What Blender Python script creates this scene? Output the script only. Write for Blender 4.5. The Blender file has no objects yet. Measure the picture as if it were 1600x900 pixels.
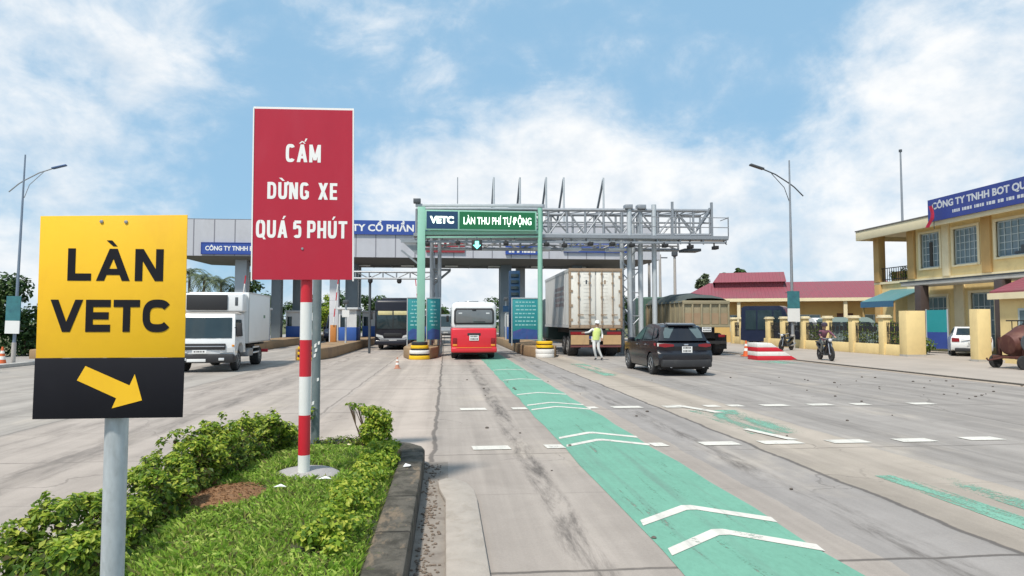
import bpy, bmesh, math, random
from mathutils import Vector, Matrix, noise as mnoise
R = math.radians
scene = bpy.context.scene
COL = scene.collection

# ------------------------------------------------------------------ camera, sky, sun, exposure
cam = bpy.data.cameras.new("camera")
cam_o = bpy.data.objects.new("camera", cam)
COL.objects.link(cam_o)
cam_o.location = (0, 0, 1.7)
cam_o.rotation_euler = (R(92.89), 0, R(-5.595))
cam.sensor_width = 36.0
cam.lens = 23.625
cam.clip_end = 6000
cam.clip_start = 0.05
scene.camera = cam_o

SUN_ELEV, SUN_AZ = 58.0, 215.0      # compass-like azimuth from +Y, clockwise: behind the camera, a little to the left
world = bpy.data.worlds.new("World")
scene.world = world
world.use_nodes = True


class NT:
    """Small helper to write node trees."""
    def __init__(s, nt):
        s.nt = nt
        nt.nodes.clear()

    def n(s, typ, ins=None, **at):
        nd = s.nt.nodes.new(typ)
        for k, v in at.items():
            setattr(nd, k, v)
        for k, v in (ins or {}).items():
            s.put(nd.inputs[k], v)
        return nd

    def put(s, sock, v):
        if isinstance(v, bpy.types.NodeSocket):
            s.nt.links.new(v, sock)
        else:
            sock.default_value = v

    def m(s, op, a, b=None, c=None, clamp=False):
        nd = s.nt.nodes.new("ShaderNodeMath")
        nd.operation = op
        nd.use_clamp = clamp
        for i, v in enumerate((a, b, c)):
            if v is not None:
                s.put(nd.inputs[i], v)
        return nd.outputs[0]

    def mix(s, f, a, b, blend='MIX'):
        nd = s.nt.nodes.new("ShaderNodeMix")
        nd.data_type = 'RGBA'
        nd.blend_type = blend
        s.put(nd.inputs[0], f)
        s.put(nd.inputs[6], a)
        s.put(nd.inputs[7], b)
        return nd.outputs[2]

    def step(s, v, a, b, lo=0.0, hi=1.0):
        nd = s.nt.nodes.new("ShaderNodeMapRange")
        nd.interpolation_type = 'SMOOTHSTEP'
        s.put(nd.inputs[0], v)
        for i, x in enumerate((a, b, lo, hi)):
            nd.inputs[1 + i].default_value = x
        return nd.outputs[0]

    def noise(s, vec, scale, detail=4, rough=.55, dist=0):
        nd = s.nt.nodes.new("ShaderNodeTexNoise")
        s.put(nd.inputs['Vector'], vec)
        nd.inputs['Scale'].default_value = scale
        nd.inputs['Detail'].default_value = detail
        nd.inputs['Roughness'].default_value = rough
        nd.inputs['Distortion'].default_value = dist
        return nd.outputs[0]

    def mapping(s, vec, scale=(1, 1, 1), loc=(0, 0, 0)):
        nd = s.nt.nodes.new("ShaderNodeMapping")
        s.put(nd.inputs[0], vec)
        nd.inputs[1].default_value = loc
        nd.inputs[3].default_value = scale
        return nd.outputs[0]


def c4(c):
    return (c[0], c[1], c[2], 1.0)


w = NT(world.node_tree)
sky = w.n("ShaderNodeTexSky", sky_type='NISHITA', sun_disc=False, sun_elevation=R(SUN_ELEV), sun_rotation=R(SUN_AZ),
          altitude=0.0, air_density=1.0, dust_density=0.4, ozone_density=1.6)
tc = w.n("ShaderNodeTexCoord")
d = tc.outputs['Generated']
sep = w.n("ShaderNodeSeparateXYZ", {0: d})
zc = w.m('MAXIMUM', sep.outputs[2], 0.0)
den = w.m('ADD', zc, 0.16)
comb = w.n("ShaderNodeCombineXYZ", {0: w.m('DIVIDE', sep.outputs[0], den), 1: w.m('DIVIDE', sep.outputs[1], den), 2: 0.0}).outputs[0]
dz = w.mapping(d, (1.0, 1.0, 1.5))
n1 = w.noise(dz, 4.2, 9, .60, .45)
n2 = w.noise(w.mapping(dz, (1, 1, 1), (7, 3, 1)), 8.0, 7, .58, .5)
fb = w.m('ADD', w.m('MULTIPLY', w.m('SUBTRACT', w.m('ADD', w.m('MULTIPLY', n1, .55), w.m('MULTIPLY', n2, .45)), .5), 1.75), .51)
# cloud banks: direction, angular size (deg), weight
banks = [((-.50, .83, .26), 8, .15), ((-.36, .87, .335), 5, .11), ((-.55, .82, .17), 7, .12), ((-.10, .914, .39), 5, .07),
         ((.06, .93, .35), 6, .06), ((.186, .965, .20), 5.5, .20), ((.02, .985, .15), 6, .12), ((.30, .94, .15), 7, .17),
         ((.41, .90, .12), 7, .12), ((.52, .80, .30), 4, .07), ((.61, .75, .24), 7, .14), ((.64, .70, .33), 7, .16),
         ((.573, .81, .10), 6, .07), ((.06, .995, .05), 11, .16), ((-.24, .96, .10), 7, .0),
         ((-.236, .944, .23), 9, -.12), ((.28, .89, .37), 10, -.09), ((.40, .87, .28), 8, -.09), ((.06, .93, .30), 6, -.10), ((.02, .90, .43), 8, -.05),
         ((-.52, .85, .06), 7, .0), ((-.24, .90, .36), 5, -.06), ((.70, .70, .14), 7, -.06)]
acc = fb
for bd, sz, wt in banks:
    v = Vector(bd).normalized()
    dp = w.n("ShaderNodeVectorMath", {0: d, 1: tuple(v)}, operation='DOT_PRODUCT').outputs['Value']
    g = w.step(dp, math.cos(R(sz * 1.75)), 1.0)
    acc = w.m('ADD', acc, w.m('MULTIPLY', g, wt))
# low bright veil near the horizon
veil = w.step(sep.outputs[2], 0.16, 0.0)
acc = w.m('ADD', acc, w.m('MULTIPLY', veil, .10))
brk = w.noise(w.mapping(dz, (1.2, 1.2, 1.0), (2, 5, 9)), 15.0, 7, .62, .4)
acc = w.m('ADD', acc, w.m('MULTIPLY', w.m('SUBTRACT', brk, .5), .34))
mask = w.m('ADD', w.m('MULTIPLY', w.step(acc, .37, .90), .82), w.m('MULTIPLY', w.step(acc, .26, .62), .15))
shade = w.noise(w.mapping(dz, (1, 1, 1), (3, 8, 2)), 7.0, 5, .6)
cloud = w.mix(w.step(shade, .32, .62), c4((6.3, 7.0, 7.7)), c4((8.7, 8.75, 8.75)))
skyc = w.mix(1.0, sky.outputs[0], c4((1.02, 1.08, 1.06)), 'MULTIPLY')
skyc = w.mix(.82, skyc, c4((2.9, 5.05, 7.1)))
col = w.mix(mask, skyc, cloud)
bg = w.n("ShaderNodeBackground", {'Color': col, 'Strength': 0.075})
w.nt.links.new(bg.outputs[0], w.n("ShaderNodeOutputWorld").inputs[0])

sun = bpy.data.lights.new("sun", 'SUN')
sun.energy = 2.9
sun.angle = R(5)
sun.color = (1.0, .94, .85)
sun_o = bpy.data.objects.new("sun", sun)
COL.objects.link(sun_o)
_sd = Vector((math.sin(R(SUN_AZ)) * math.cos(R(SUN_ELEV)), math.cos(R(SUN_AZ)) * math.cos(R(SUN_ELEV)), math.sin(R(SUN_ELEV))))
sun_o.rotation_euler = _sd.to_track_quat('Z', 'Y').to_euler()

scene.view_settings.view_transform = 'Standard'
scene.view_settings.look = 'None'
scene.view_settings.gamma = 1.0
scene.view_settings.use_curve_mapping = False
scene.view_settings.exposure = 0.65
scene.cycles.max_bounces = 6
scene.cycles.transparent_max_bounces = 8

# ------------------------------------------------------------------ materials
_M = {}


def mat(name, color, rough=.55, metal=0.0, var=.10, scale=3.0, dirt=0.0, dirt_col=(.16, .13, .10), bump=0.0, coat=0.0, emit=None, spec=.5,
        streak=None, ribs=None):
    if name in _M:
        return _M[name]
    m = bpy.data.materials.new(name)
    m.use_nodes = True
    t = NT(m.node_tree)
    o = t.n("ShaderNodeTexCoord").outputs['Object']
    nz = t.noise(o if streak is None else t.mapping(o, streak), scale, 5, .6)
    fac = t.m('ADD', 1.0 - var, t.m('MULTIPLY', nz, 2 * var))
    rgb = t.n("ShaderNodeCombineXYZ", {0: fac, 1: fac, 2: fac}).outputs[0]
    col = t.mix(1.0, c4(color), rgb, 'MULTIPLY')
    if dirt > 0:
        n2 = t.noise(t.mapping(o, (1, 1, .55)), scale * .7, 7, .65, .4)
        col = t.mix(t.m('MULTIPLY', t.step(n2, .48, .74), dirt), col, c4(dirt_col))
    b = t.n("ShaderNodeBsdfPrincipled", {'Base Color': col, 'Metallic': metal, 'Specular IOR Level': spec,
                                         'Roughness': t.m('ADD', rough - .06, t.m('MULTIPLY', nz, .12), clamp=True)})
    if coat:
        b.inputs['Coat Weight'].default_value = coat
        b.inputs['Coat Roughness'].default_value = .06
    if bump:
        bn = t.n("ShaderNodeBump", {'Strength': bump, 'Height': t.noise(o, scale * 9, 4, .7)})
        bn.inputs['Distance'].default_value = .02
        t.nt.links.new(bn.outputs[0], b.inputs['Normal'])
    if ribs:
        wv = t.n("ShaderNodeTexWave", {'Vector': o, 'Scale': ribs[1], 'Distortion': 0.0}, bands_direction=ribs[0])
        bn = t.n("ShaderNodeBump", {'Strength': .9, 'Height': wv.outputs[1]})
        bn.inputs['Distance'].default_value = .05
        t.nt.links.new(bn.outputs[0], b.inputs['Normal'])
    if emit:
        b.inputs['Emission Color'].default_value = c4(emit[0])
        b.inputs['Emission Strength'].default_value = emit[1]
    t.nt.links.new(b.outputs[0], t.n("ShaderNodeOutputMaterial").inputs[0])
    _M[name] = m
    return m


def leaf_mat(name, cols, trans=.35, rough=.5):
    """Foliage: each leaf takes its own tone from a ramp."""
    if name in _M:
        return _M[name]
    m = bpy.data.materials.new(name)
    m.use_nodes = True
    t = NT(m.node_tree)
    g = t.n("ShaderNodeNewGeometry")
    rp = t.n("ShaderNodeValToRGB", {0: g.outputs['Random Per Island']})
    el = rp.color_ramp.elements
    while len(el) < len(cols):
        el.new(.5)
    for i, c in enumerate(cols):
        el[i].position = i / (len(cols) - 1)
        el[i].color = c4(c)
    pos = t.n("ShaderNodeTexCoord").outputs['Object']
    big = t.noise(pos, 1.6, 3)
    f = t.m('ADD', .7, t.m('MULTIPLY', big, .6))
    col = t.mix(1.0, rp.outputs[0], t.n("ShaderNodeCombineXYZ", {0: f, 1: f, 2: f}).outputs[0], 'MULTIPLY')
    a = t.n("ShaderNodeBsdfPrincipled", {'Base Color': col, 'Roughness': rough, 'Specular IOR Level': .35})
    b = t.n("ShaderNodeBsdfTranslucent", {'Color': col})
    mx = t.n("ShaderNodeMixShader", {0: trans})
    t.nt.links.new(a.outputs[0], mx.inputs[1])
    t.nt.links.new(b.outputs[0], mx.inputs[2])
    t.nt.links.new(mx.outputs[0], t.n("ShaderNodeOutputMaterial").inputs[0])
    _M[name] = m
    return m


def road_mat():
    m = bpy.data.materials.new("worn_concrete_road")
    m.use_nodes = True
    t = NT(m.node_tree)
    P = t.n("ShaderNodeNewGeometry").outputs['Position']
    s = t.n("ShaderNodeSeparateXYZ", {0: P})
    X, Y = s.outputs[0], s.outputs[1]
    wob = t.m('MULTIPLY', t.m('SUBTRACT', t.noise(t.mapping(P, (.0, 1, 0)), .9, 6, .65), .5), .22)
    Xw = t.m('ADD', X, wob)
    # strips of different age
    rp = t.n("ShaderNodeValToRGB", {0: t.step(Xw, -20, 20)})
    rp.inputs[0].default_value = 0
    lin = t.n("ShaderNodeMapRange", {0: Xw, 1: -20.0, 2: 20.0, 3: 0.0, 4: 1.0}).outputs[0]
    t.nt.links.new(lin, rp.inputs[0])
    rp.color_ramp.interpolation = 'CONSTANT'
    el = rp.color_ramp.elements
    tones = [(-20, (.335, .308, .282)), (-6.6, (.355, .313, .282)), (-2.25, (.395, .343, .304)), (-.2, (.35, .312, .282)), (3.1, (.285, .267, .257)),
             (4.2, (.36, .318, .275)), (5.75, (.305, .284, .268)), (9.5, (.295, .274, .258)), (14.9, (.34, .287, .24))]
    while len(el) < len(tones):
        el.new(.99)
    for i, (x, c) in enumerate(tones):
        el[i].position = (x + 20) / 40
        el[i].color = c4(c)
    col = rp.outputs[0]
    # slab to slab difference
    big = t.noise(P, .22, 4, .6)
    f = t.m('ADD', .84, t.m('MULTIPLY', big, .32))
    mid = t.noise(P, 1.7, 6, .65, .5)
    f = t.m('MULTIPLY', f, t.m('ADD', .80, t.m('MULTIPLY', mid, .40)))
    fine = t.noise(P, 46, 3, .7)
    f = t.m('MULTIPLY', f, t.m('ADD', .86, t.m('MULTIPLY', fine, .28)))
    # long tyre wear along the road
    wear = t.noise(t.mapping(P, (1.5, .045, 1)), 1.0, 5, .6)
    f = t.m('MULTIPLY', f, t.step(wear, .32, .64, .78, 1.08))
    # light dust patches
    dust = t.step(t.noise(t.mapping(P, (.5, .28, 1), (4, 9, 0)), 1.1, 7, .66), .52, .74)
    col = t.mix(t.m('MULTIPLY', dust, .5), col, c4((.50, .44, .37)))
    col = t.mix(1.0, col, t.n("ShaderNodeCombineXYZ", {0: f, 1: f, 2: f}).outputs[0], 'MULTIPLY')
    dark = 0.0

    def line(center, width, strength, src=Xw):
        dd = t.m('ABSOLUTE', t.m('SUBTRACT', src, center))
        return t.m('MULTIPLY', t.step(dd, width, width * .35), strength)
    br = t.step(t.noise(t.mapping(P, (.3, .6, 1)), 1.2, 5, .7), .36, .52)
    for cx, wd, st in ((-.16, .045, .72), (4.2, .045, .78), (-2.3, .035, .45), (-6.6, .04, .4), (9.5, .04, .45), (14.95, .06, .5), (-10.5, .04, .3)):
        dark = t.m('MAXIMUM', dark, line(cx, wd, st))
    # oil and rubber bands in the lanes
    oil = t.step(t.noise(t.mapping(P, (1.4, .22, 1), (1, 2, 0)), 2.6, 8, .75, .4), .40, .70)
    for cx, wd, st in ((1.02, .20, .95), (3.52, .22, .85), (2.2, .55, .12), (-4.6, .55, .6), (-5.9, .5, .52), (-3.2, .35, .25), (-8.2, .5, .3), (-9.4, .5, .3), (6.6, .4, .35), (8.2, .4, .32), (11.4, .5, .25)):
        dark = t.m('MAXIMUM', dark, t.m('MULTIPLY', line(cx, wd, st), oil))
    # transverse joints and cracks
    yw = t.m('ADD', Y, t.m('MULTIPLY', t.m('SUBTRACT', t.noise(t.mapping(P, (1, 0, 0)), .8, 5, .6), .5), .16))
    for cy, wd, st in ((4.62, .03, .8), (8.72, .028, .55), (12.95, .05, .5), (17.4, .06, .45), (21.9, .07, .45), (26.4, .09, .4), (10.9, .02, .25), (6.7, .02, .2)):
        dark = t.m('MAXIMUM', dark, t.m('MULTIPLY', line(cy, wd, st, yw), br))
    vor = t.n("ShaderNodeTexVoronoi", {'Vector': t.mapping(t.n("ShaderNodeVectorMath", {0: P, 1: t.n("ShaderNodeTexNoise", {'Vector': P, 'Scale': 1.3, 'Detail': 5.0}).outputs[1]}, operation='ADD').outputs[0], (.34, .22, 1)), 'Scale': 1.0}, feature='DISTANCE_TO_EDGE')
    crk = t.m('MULTIPLY', t.step(vor.outputs[0], .009, .002), t.step(t.noise(P, .33, 3), .5, .6))
    dark = t.m('MAXIMUM', dark, t.m('MULTIPLY', crk, .38))
    # small oil drops and stains
    st = t.step(t.noise(P, 2.6, 3, .5), .70, .78)
    dark = t.m('MAXIMUM', dark, t.m('MULTIPLY', st, .4))
    agg = t.step(t.noise(P, 120, 2, .6), .60, .72)
    col = t.mix(t.m('MULTIPLY', agg, .35), col, c4((.14, .125, .11)))
    col = t.mix(dark, col, c4((.085, .075, .068)))
    col = t.mix(1.0, col, c4((1.015, .99, .96)), 'MULTIPLY')
    b = t.n("ShaderNodeBsdfPrincipled", {'Base Color': col, 'Roughness': t.m('SUBTRACT', .86, t.m('MULTIPLY', mid, .18)), 'Specular IOR Level': .3})
    bn = t.n("ShaderNodeBump", {'Strength': .35, 'Height': t.m('ADD', fine, t.m('MULTIPLY', dark, -1.5))})
    bn.inputs['Distance'].default_value = .006
    t.nt.links.new(bn.outputs[0], b.inputs['Normal'])
    t.nt.links.new(b.outputs[0], t.n("ShaderNodeOutputMaterial").inputs[0])
    return m


def paint_mat(name, color, wear=.5, scale=2.0, streak=(1.6, .35, 1)):
    """Road paint: worn away in patches so the concrete shows through."""
    m = bpy.data.materials.new(name)
    m.use_nodes = True
    t = NT(m.node_tree)
    P = t.n("ShaderNodeNewGeometry").outputs['Position']
    a = t.noise(t.mapping(P, streak), scale, 8, .7, .6)
    b_ = t.noise(P, 34, 4, .75)
    k = t.m('ADD', t.m('MULTIPLY', a, .7), t.m('MULTIPLY', b_, .3))
    gone = t.step(k, .72 - .25 * wear, .60 - .25 * wear + .22)
    mid = t.noise(P, 1.2, 5, .6)
    f = t.m('ADD', .82, t.m('MULTIPLY', mid, .36))
    col = t.mix(1.0, c4(color), t.n("ShaderNodeCombineXYZ", {0: f, 1: f, 2: f}).outputs[0], 'MULTIPLY')
    tracks = t.step(t.noise(t.mapping(P, (3.5, .12, 1)), 1.6, 5, .6), .5, .78)
    col = t.mix(t.m('MULTIPLY', tracks, .45), col, c4((.13, .16, .145)))
    grit = t.noise(t.mapping(P, (1, .5, 1)), 22, 5, .75)
    gf = t.m('ADD', .78, t.m('MULTIPLY', grit, .44))
    col = t.mix(1.0, col, t.n("ShaderNodeCombineXYZ", {0: gf, 1: gf, 2: gf}).outputs[0], 'MULTIPLY')
    p = t.n("ShaderNodeBsdfPrincipled", {'Base Color': col, 'Roughness': .8, 'Specular IOR Level': .3})
    tr = t.n("ShaderNodeBsdfTransparent")
    mx = t.n("ShaderNodeMixShader", {0: gone})
    t.nt.links.new(p.outputs[0], mx.inputs[1])
    t.nt.links.new(tr.outputs[0], mx.inputs[2])
    t.nt.links.new(mx.outputs[0], t.n("ShaderNodeOutputMaterial").inputs[0])
    return m


def ground_mat():
    m = bpy.data.materials.new("grassy_earth")
    m.use_nodes = True
    t = NT(m.node_tree)
    P = t.n("ShaderNodeNewGeometry").outputs['Position']
    a = t.noise(P, .25, 6, .65)
    b_ = t.noise(P, 9, 4, .7)
    k = t.m('ADD', t.m('MULTIPLY', a, .7), t.m('MULTIPLY', b_, .3))
    col = t.mix(t.step(k, .40, .60), c4((.06, .10, .03)), c4((.20, .17, .11)))
    p = t.n("ShaderNodeBsdfPrincipled", {'Base Color': col, 'Roughness': .95, 'Specular IOR Level': .2})
    t.nt.links.new(p.outputs[0], t.n("ShaderNodeOutputMaterial").inputs[0])
    return m


steel = mat("galvanised_steel", (.33, .345, .365), .45, .55, .16, 5, .25, (.22, .21, .20))
steel_light = mat("pale_galvanised_steel", (.52, .55, .57), .5, .35, .12, 9, .2, (.30, .30, .29), streak=(1, 1, .3))
steel_dark = mat("dark_grey_steel", (.10, .11, .12), .5, .5, .15, 4)
post_grey = mat("greenish_grey_paint", (.16, .20, .21), .5, .2, .22, 9, .45, (.34, .34, .33))
rubber = mat("tyre_rubber", (.022, .022, .023), .85, 0, .2, 20, .35, (.10, .09, .08))
black = mat("matt_black", (.02, .02, .022), .6, 0, .15, 6)
under = mat("underbody_black", (.018, .017, .017), .8, 0, .3, 6, .3, (.06, .05, .045))
glass_rear = mat("grey_teal_glass", (.10, .135, .14), .07, 0, .3, 2, spec=.7)
glass = mat("dark_car_glass", (.03, .04, .045), .08, 0, .1, 2, spec=.8)
glass_blue = mat("sky_reflecting_glass", (.025, .042, .05), .07, 0, .3, 2, spec=.55)
chrome = mat("chrome_trim", (.6, .6, .62), .2, .9, .05)
white_paint = mat("white_vehicle_paint", (.74, .75, .75), .35, 0, .05, 2, .16, (.42, .38, .32), coat=.3)
concrete = mat("pale_concrete", (.42, .40, .37), .9, 0, .16, 5, .35, (.26, .24, .21), bump=.3)
dark_concrete = mat("damp_mossy_concrete", (.07, .062, .05), .9, 0, .3, 7, .4, (.20, .19, .16), bump=.5)
cream = mat("cream_render", (.76, .59, .285), .85, 0, .12, 2.2, .36, (.46, .34, .18), bump=.12)
cream_pale = mat("pale_cream_trim", (.76, .66, .44), .85, 0, .08, 2.5, .22, (.45, .36, .22), bump=.12)
ochre = mat("ochre_render", (.52, .33, .13), .85, 0, .12, 2, .25, (.33, .20, .09), bump=.12)
red_gloss = mat("red_vehicle_paint", (.62, .018, .03), .32, 0, .08, 2, .12, (.25, .06, .05), coat=.35)
lamp_red = mat("red_lens", (.22, .008, .012), .25, 0, .05)
lamp_white = mat("clear_lens", (.65, .66, .66), .15, .2, .05)
amber = mat("amber_lens", (.65, .25, .03), .25, 0, .05)
plate_white = mat("plate_white", (.74, .74, .72), .5, 0, .05)
white_text = mat("white_lettering", (.80, .80, .78), .5, 0, .04)
blue_sign = mat("blue_sign_face", (.03, .075, .32), .45, 0, .12, 2, .12, (.10, .14, .30))
teal_board = mat("teal_board", (.02, .24, .26), .5, 0, .12, 2, .2, (.06, .32, .33))
skin = mat("skin", (.38, .22, .15), .6, 0, .08, 10)

# ------------------------------------------------------------------ mesh builder


class MB:
    def __init__(s):
        s.v, s.f, s.mi = [], [], []

    def add(s, vs, fs, m=0):
        o = len(s.v)
        s.v.extend([tuple(p) for p in vs])
        for f in fs:
            s.f.append(tuple(i + o for i in f))
            s.mi.append(m)
        return s

    def box(s, x0, x1, y0, y1, z0, z1, m=0):
        vs = [(x0, y0, z0), (x1, y0, z0), (x1, y1, z0), (x0, y1, z0), (x0, y0, z1), (x1, y0, z1), (x1, y1, z1), (x0, y1, z1)]
        return s.add(vs, [(0, 3, 2, 1), (4, 5, 6, 7), (0, 1, 5, 4), (1, 2, 6, 5), (2, 3, 7, 6), (3, 0, 4, 7)], m)

    def bar(s, p, q, wd, ht=None, m=0):
        p, q = Vector(p), Vector(q)
        ht = ht or wd
        a = (q - p).normalized()
        up = Vector((0, 0, 1)) if abs(a.z) < .95 else Vector((0, 1, 0))
        r = a.cross(up).normalized() * wd / 2
        u = r.cross(a).normalized() * ht / 2
        vs = [p - r - u, p + r - u, p + r + u, p - r + u, q - r - u, q + r - u, q + r + u, q - r + u]
        return s.add(vs, [(0, 1, 2, 3), (7, 6, 5, 4), (0, 4, 5, 1), (1, 5, 6, 2), (2, 6, 7, 3), (3, 7, 4, 0)], m)

    def tube(s, pts, rs, n=8, m=0):
        pts = [Vector(p) for p in pts]
        if not hasattr(rs, '__len__'):
            rs = [rs] * len(pts)
        vs, fs = [], []
        prev = None
        for i, p in enumerate(pts):
            a = (pts[min(i + 1, len(pts) - 1)] - pts[max(i - 1, 0)]).normalized()
            if prev is None:
                r = a.orthogonal().normalized()
            else:
                r = (prev - a * prev.dot(a)).normalized()
            prev = r
            u = a.cross(r)
            for k in range(n):
                t = 2 * math.pi * k / n
                vs.append(p + (r * math.cos(t) + u * math.sin(t)) * rs[i])
        for i in range(len(pts) - 1):
            for k in range(n):
                k2 = (k + 1) % n
                fs.append((i * n + k, i * n + k2, (i + 1) * n + k2, (i + 1) * n + k))
        fs.append(tuple(range(n))[::-1])
        fs.append(tuple((len(pts) - 1) * n + k for k in range(n)))
        return s.add(vs, fs, m)

    def cyl(s, p, q, r, r2=None, n=14, m=0):
        return s.tube([p, q], [r, r if r2 is None else r2], n, m)

    def prism(s, poly, h0, h1, axis='y', m=0):
        k = len(poly)
        if axis == 'y':
            mk = lambda a, b, h: (a, h, b)
        elif axis == 'x':
            mk = lambda a, b, h: (h, a, b)
        else:
            mk = lambda a, b, h: (a, b, h)
        vs = [mk(a, b, h0) for a, b in poly] + [mk(a, b, h1) for a, b in poly]
        fs = [tuple(range(k))[::-1], tuple(range(k, 2 * k))]
        fs += [(i, (i + 1) % k, k + (i + 1) % k, k + i) for i in range(k)]
        return s.add(vs, fs, m)

    def lathe(s, prof, c=(0, 0, 0), axis='z', n=20, m=0):
        vs, fs = [], []
        for r, h in prof:
            for k in range(n):
                t = 2 * math.pi * k / n
                a, b = r * math.cos(t), r * math.sin(t)
                p = (a, b, h) if axis == 'z' else ((h, a, b) if axis == 'x' else (a, h, b))
                vs.append((p[0] + c[0], p[1] + c[1], p[2] + c[2]))
        for i in range(len(prof) - 1):
            for k in range(n):
                k2 = (k + 1) % n
                fs.append((i * n + k, i * n + k2, (i + 1) * n + k2, (i + 1) * n + k))
        fs.append(tuple(range(n))[::-1])
        fs.append(tuple((len(prof) - 1) * n + k for k in range(n)))
        return s.add(vs, fs, m)

    def slab(s, prof, xs, fn, m=0):
        """A side profile [(y,z)] swept through the x stations, each point moved by fn: car bodies."""
        k = len(prof)
        vs, fs = [], []
        for x in xs:
            for y, z in prof:
                vs.append(fn(x, y, z))
        for i in range(len(xs) - 1):
            for j in range(k):
                j2 = (j + 1) % k
                fs.append((i * k + j, i * k + j2, (i + 1) * k + j2, (i + 1) * k + j))
        fs.append(tuple(range(k))[::-1])
        fs.append(tuple((len(xs) - 1) * k + j for j in range(k)))
        return s.add(vs, fs, m)

    def plate(s, pts, off, m=0):
        """A thin slab over an outline pts, from the outline to the outline + off."""
        k = len(pts)
        o = Vector(off)
        vs = [Vector(p) for p in pts] + [Vector(p) + o for p in pts]
        fs = [tuple(range(k))[::-1], tuple(range(k, 2 * k))] + [(i, (i + 1) % k, k + (i + 1) % k, k + i) for i in range(k)]
        return s.add(vs, fs, m)

    def patch(s, rows, xs, fn, off, m=0):
        """A curved pane: rows of (y, z) by x stations on the surface fn, with the thickness off."""
        nx_ = len(xs)
        o = Vector(off)
        a = [Vector(fn(x, y, z)) for y, z in rows for x in xs]
        n_ = len(a)
        vs = [p - o * .5 for p in a] + [p + o for p in a]
        fs = []
        for j in range(len(rows) - 1):
            for i in range(nx_ - 1):
                q = (j * nx_ + i, j * nx_ + i + 1, (j + 1) * nx_ + i + 1, (j + 1) * nx_ + i)
                fs += [q[::-1], tuple(k_ + n_ for k_ in q)]
        rim = [i for i in range(nx_)] + [j * nx_ + nx_ - 1 for j in range(1, len(rows))] + [(len(rows) - 1) * nx_ + i for i in range(nx_ - 2, -1, -1)] + [j * nx_ for j in range(len(rows) - 2, 0, -1)]
        fs += [(rim[i], rim[(i + 1) % len(rim)], rim[(i + 1) % len(rim)] + n_, rim[i] + n_) for i in range(len(rim))]
        return s.add(vs, fs, m)

    def build(s, name, mats, parent=None, loc=None, bevel=0, seg=2, smooth=32, fix=True):
        me = bpy.data.meshes.new(name)
        me.from_pydata([tuple(p) for p in s.v], [], s.f)
        if not isinstance(mats, (list, tuple)):
            mats = [mats]
        for m in mats:
            me.materials.append(m)
        if len(mats) > 1:
            me.polygons.foreach_set("material_index", s.mi)
        if fix:
            bm = bmesh.new()
            bm.from_mesh(me)
            bmesh.ops.recalc_face_normals(bm, faces=bm.faces)
            if bevel:
                es = [e for e in bm.edges if len(e.link_faces) == 2 and e.calc_face_angle(0) > R(35)]
                bmesh.ops.bevel(bm, geom=es, offset=bevel, segments=seg, profile=.5, affect='EDGES', clamp_overlap=True)
            if smooth:
                for f in bm.faces:
                    f.smooth = True
                for e in bm.edges:
                    e.smooth = not (len(e.link_faces) == 2 and e.calc_face_angle(0) > R(smooth))
            bm.to_mesh(me)
            bm.free()
        ob = bpy.data.objects.new(name, me)
        COL.objects.link(ob)
        if parent:
            ob.parent = parent
        if loc:
            ob.location = loc
        return ob


def tag(o, label=None, cat=None, group=None, kind=None):
    for k, v in (('label', label), ('category', cat), ('group', group), ('kind', kind)):
        if v:
            o[k] = v
    return o


def thing(name, label, cat, loc=(0, 0, 0), rz=0, group=None):
    o = bpy.data.objects.new(name, None)
    COL.objects.link(o)
    o.empty_display_size = .2
    o.location = loc
    o.rotation_euler = (0, 0, R(rz))
    return tag(o, label, cat, group)


def structure(mb, name, m, **k):
    return tag(mb.build(name, m, **k), kind='structure')


def dup(root, loc, rz=None, label=None, group=None):
    r = root.copy()
    COL.objects.link(r)
    r.location = loc
    if rz is not None:
        r.rotation_euler = (0, 0, R(rz))
    if label:
        r['label'] = label
    if group:
        r['group'] = group
    for ch in list(root.children):
        c = ch.copy()
        COL.objects.link(c)
        c.parent = r
        for g in ch.children:
            e = g.copy()
            COL.objects.link(e)
            e.parent = c
    return r


def lettering(body, m, parent, width, cap, pos, bold=.0, depth=.01, rz=0, name='lettering', rx=90):
    """Text as mesh: width x cap height in metres, pos = left end of the baseline."""
    cu = bpy.data.curves.new("text", 'FONT')
    cu.body = body
    cu.offset = bold
    cu.resolution_u = 3
    o = bpy.data.objects.new("text", cu)
    COL.objects.link(o)
    bpy.context.view_layer.update()
    me = bpy.data.meshes.new_from_object(o.evaluated_get(bpy.context.evaluated_depsgraph_get()))
    bpy.data.objects.remove(o)
    bpy.data.curves.remove(cu)
    xs = [v.co.x for v in me.vertices]
    x0, x1 = min(xs), max(xs)
    sx, sy = width / (x1 - x0), cap / (.70 + 2 * bold)
    bm = bmesh.new()
    bm.from_mesh(me)
    for v in bm.verts:
        v.co = Vector(((v.co.x - x0) * sx, (v.co.y + bold) * sy, 0))
    ex = bmesh.ops.extrude_face_region(bm, geom=bm.faces[:])
    for v in ex['geom']:
        if isinstance(v, bmesh.types.BMVert):
            v.co.z += depth
    bmesh.ops.recalc_face_normals(bm, faces=bm.faces)
    for f in bm.faces:
        f.smooth = False
    bm.to_mesh(me)
    bm.free()
    me.materials.clear()
    me.materials.append(m)
    ob = bpy.data.objects.new(name, me)
    COL.objects.link(ob)
    ob.parent = parent
    ob.location = pos
    ob.rotation_euler = (R(rx), 0, R(rz))
    return ob


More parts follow.
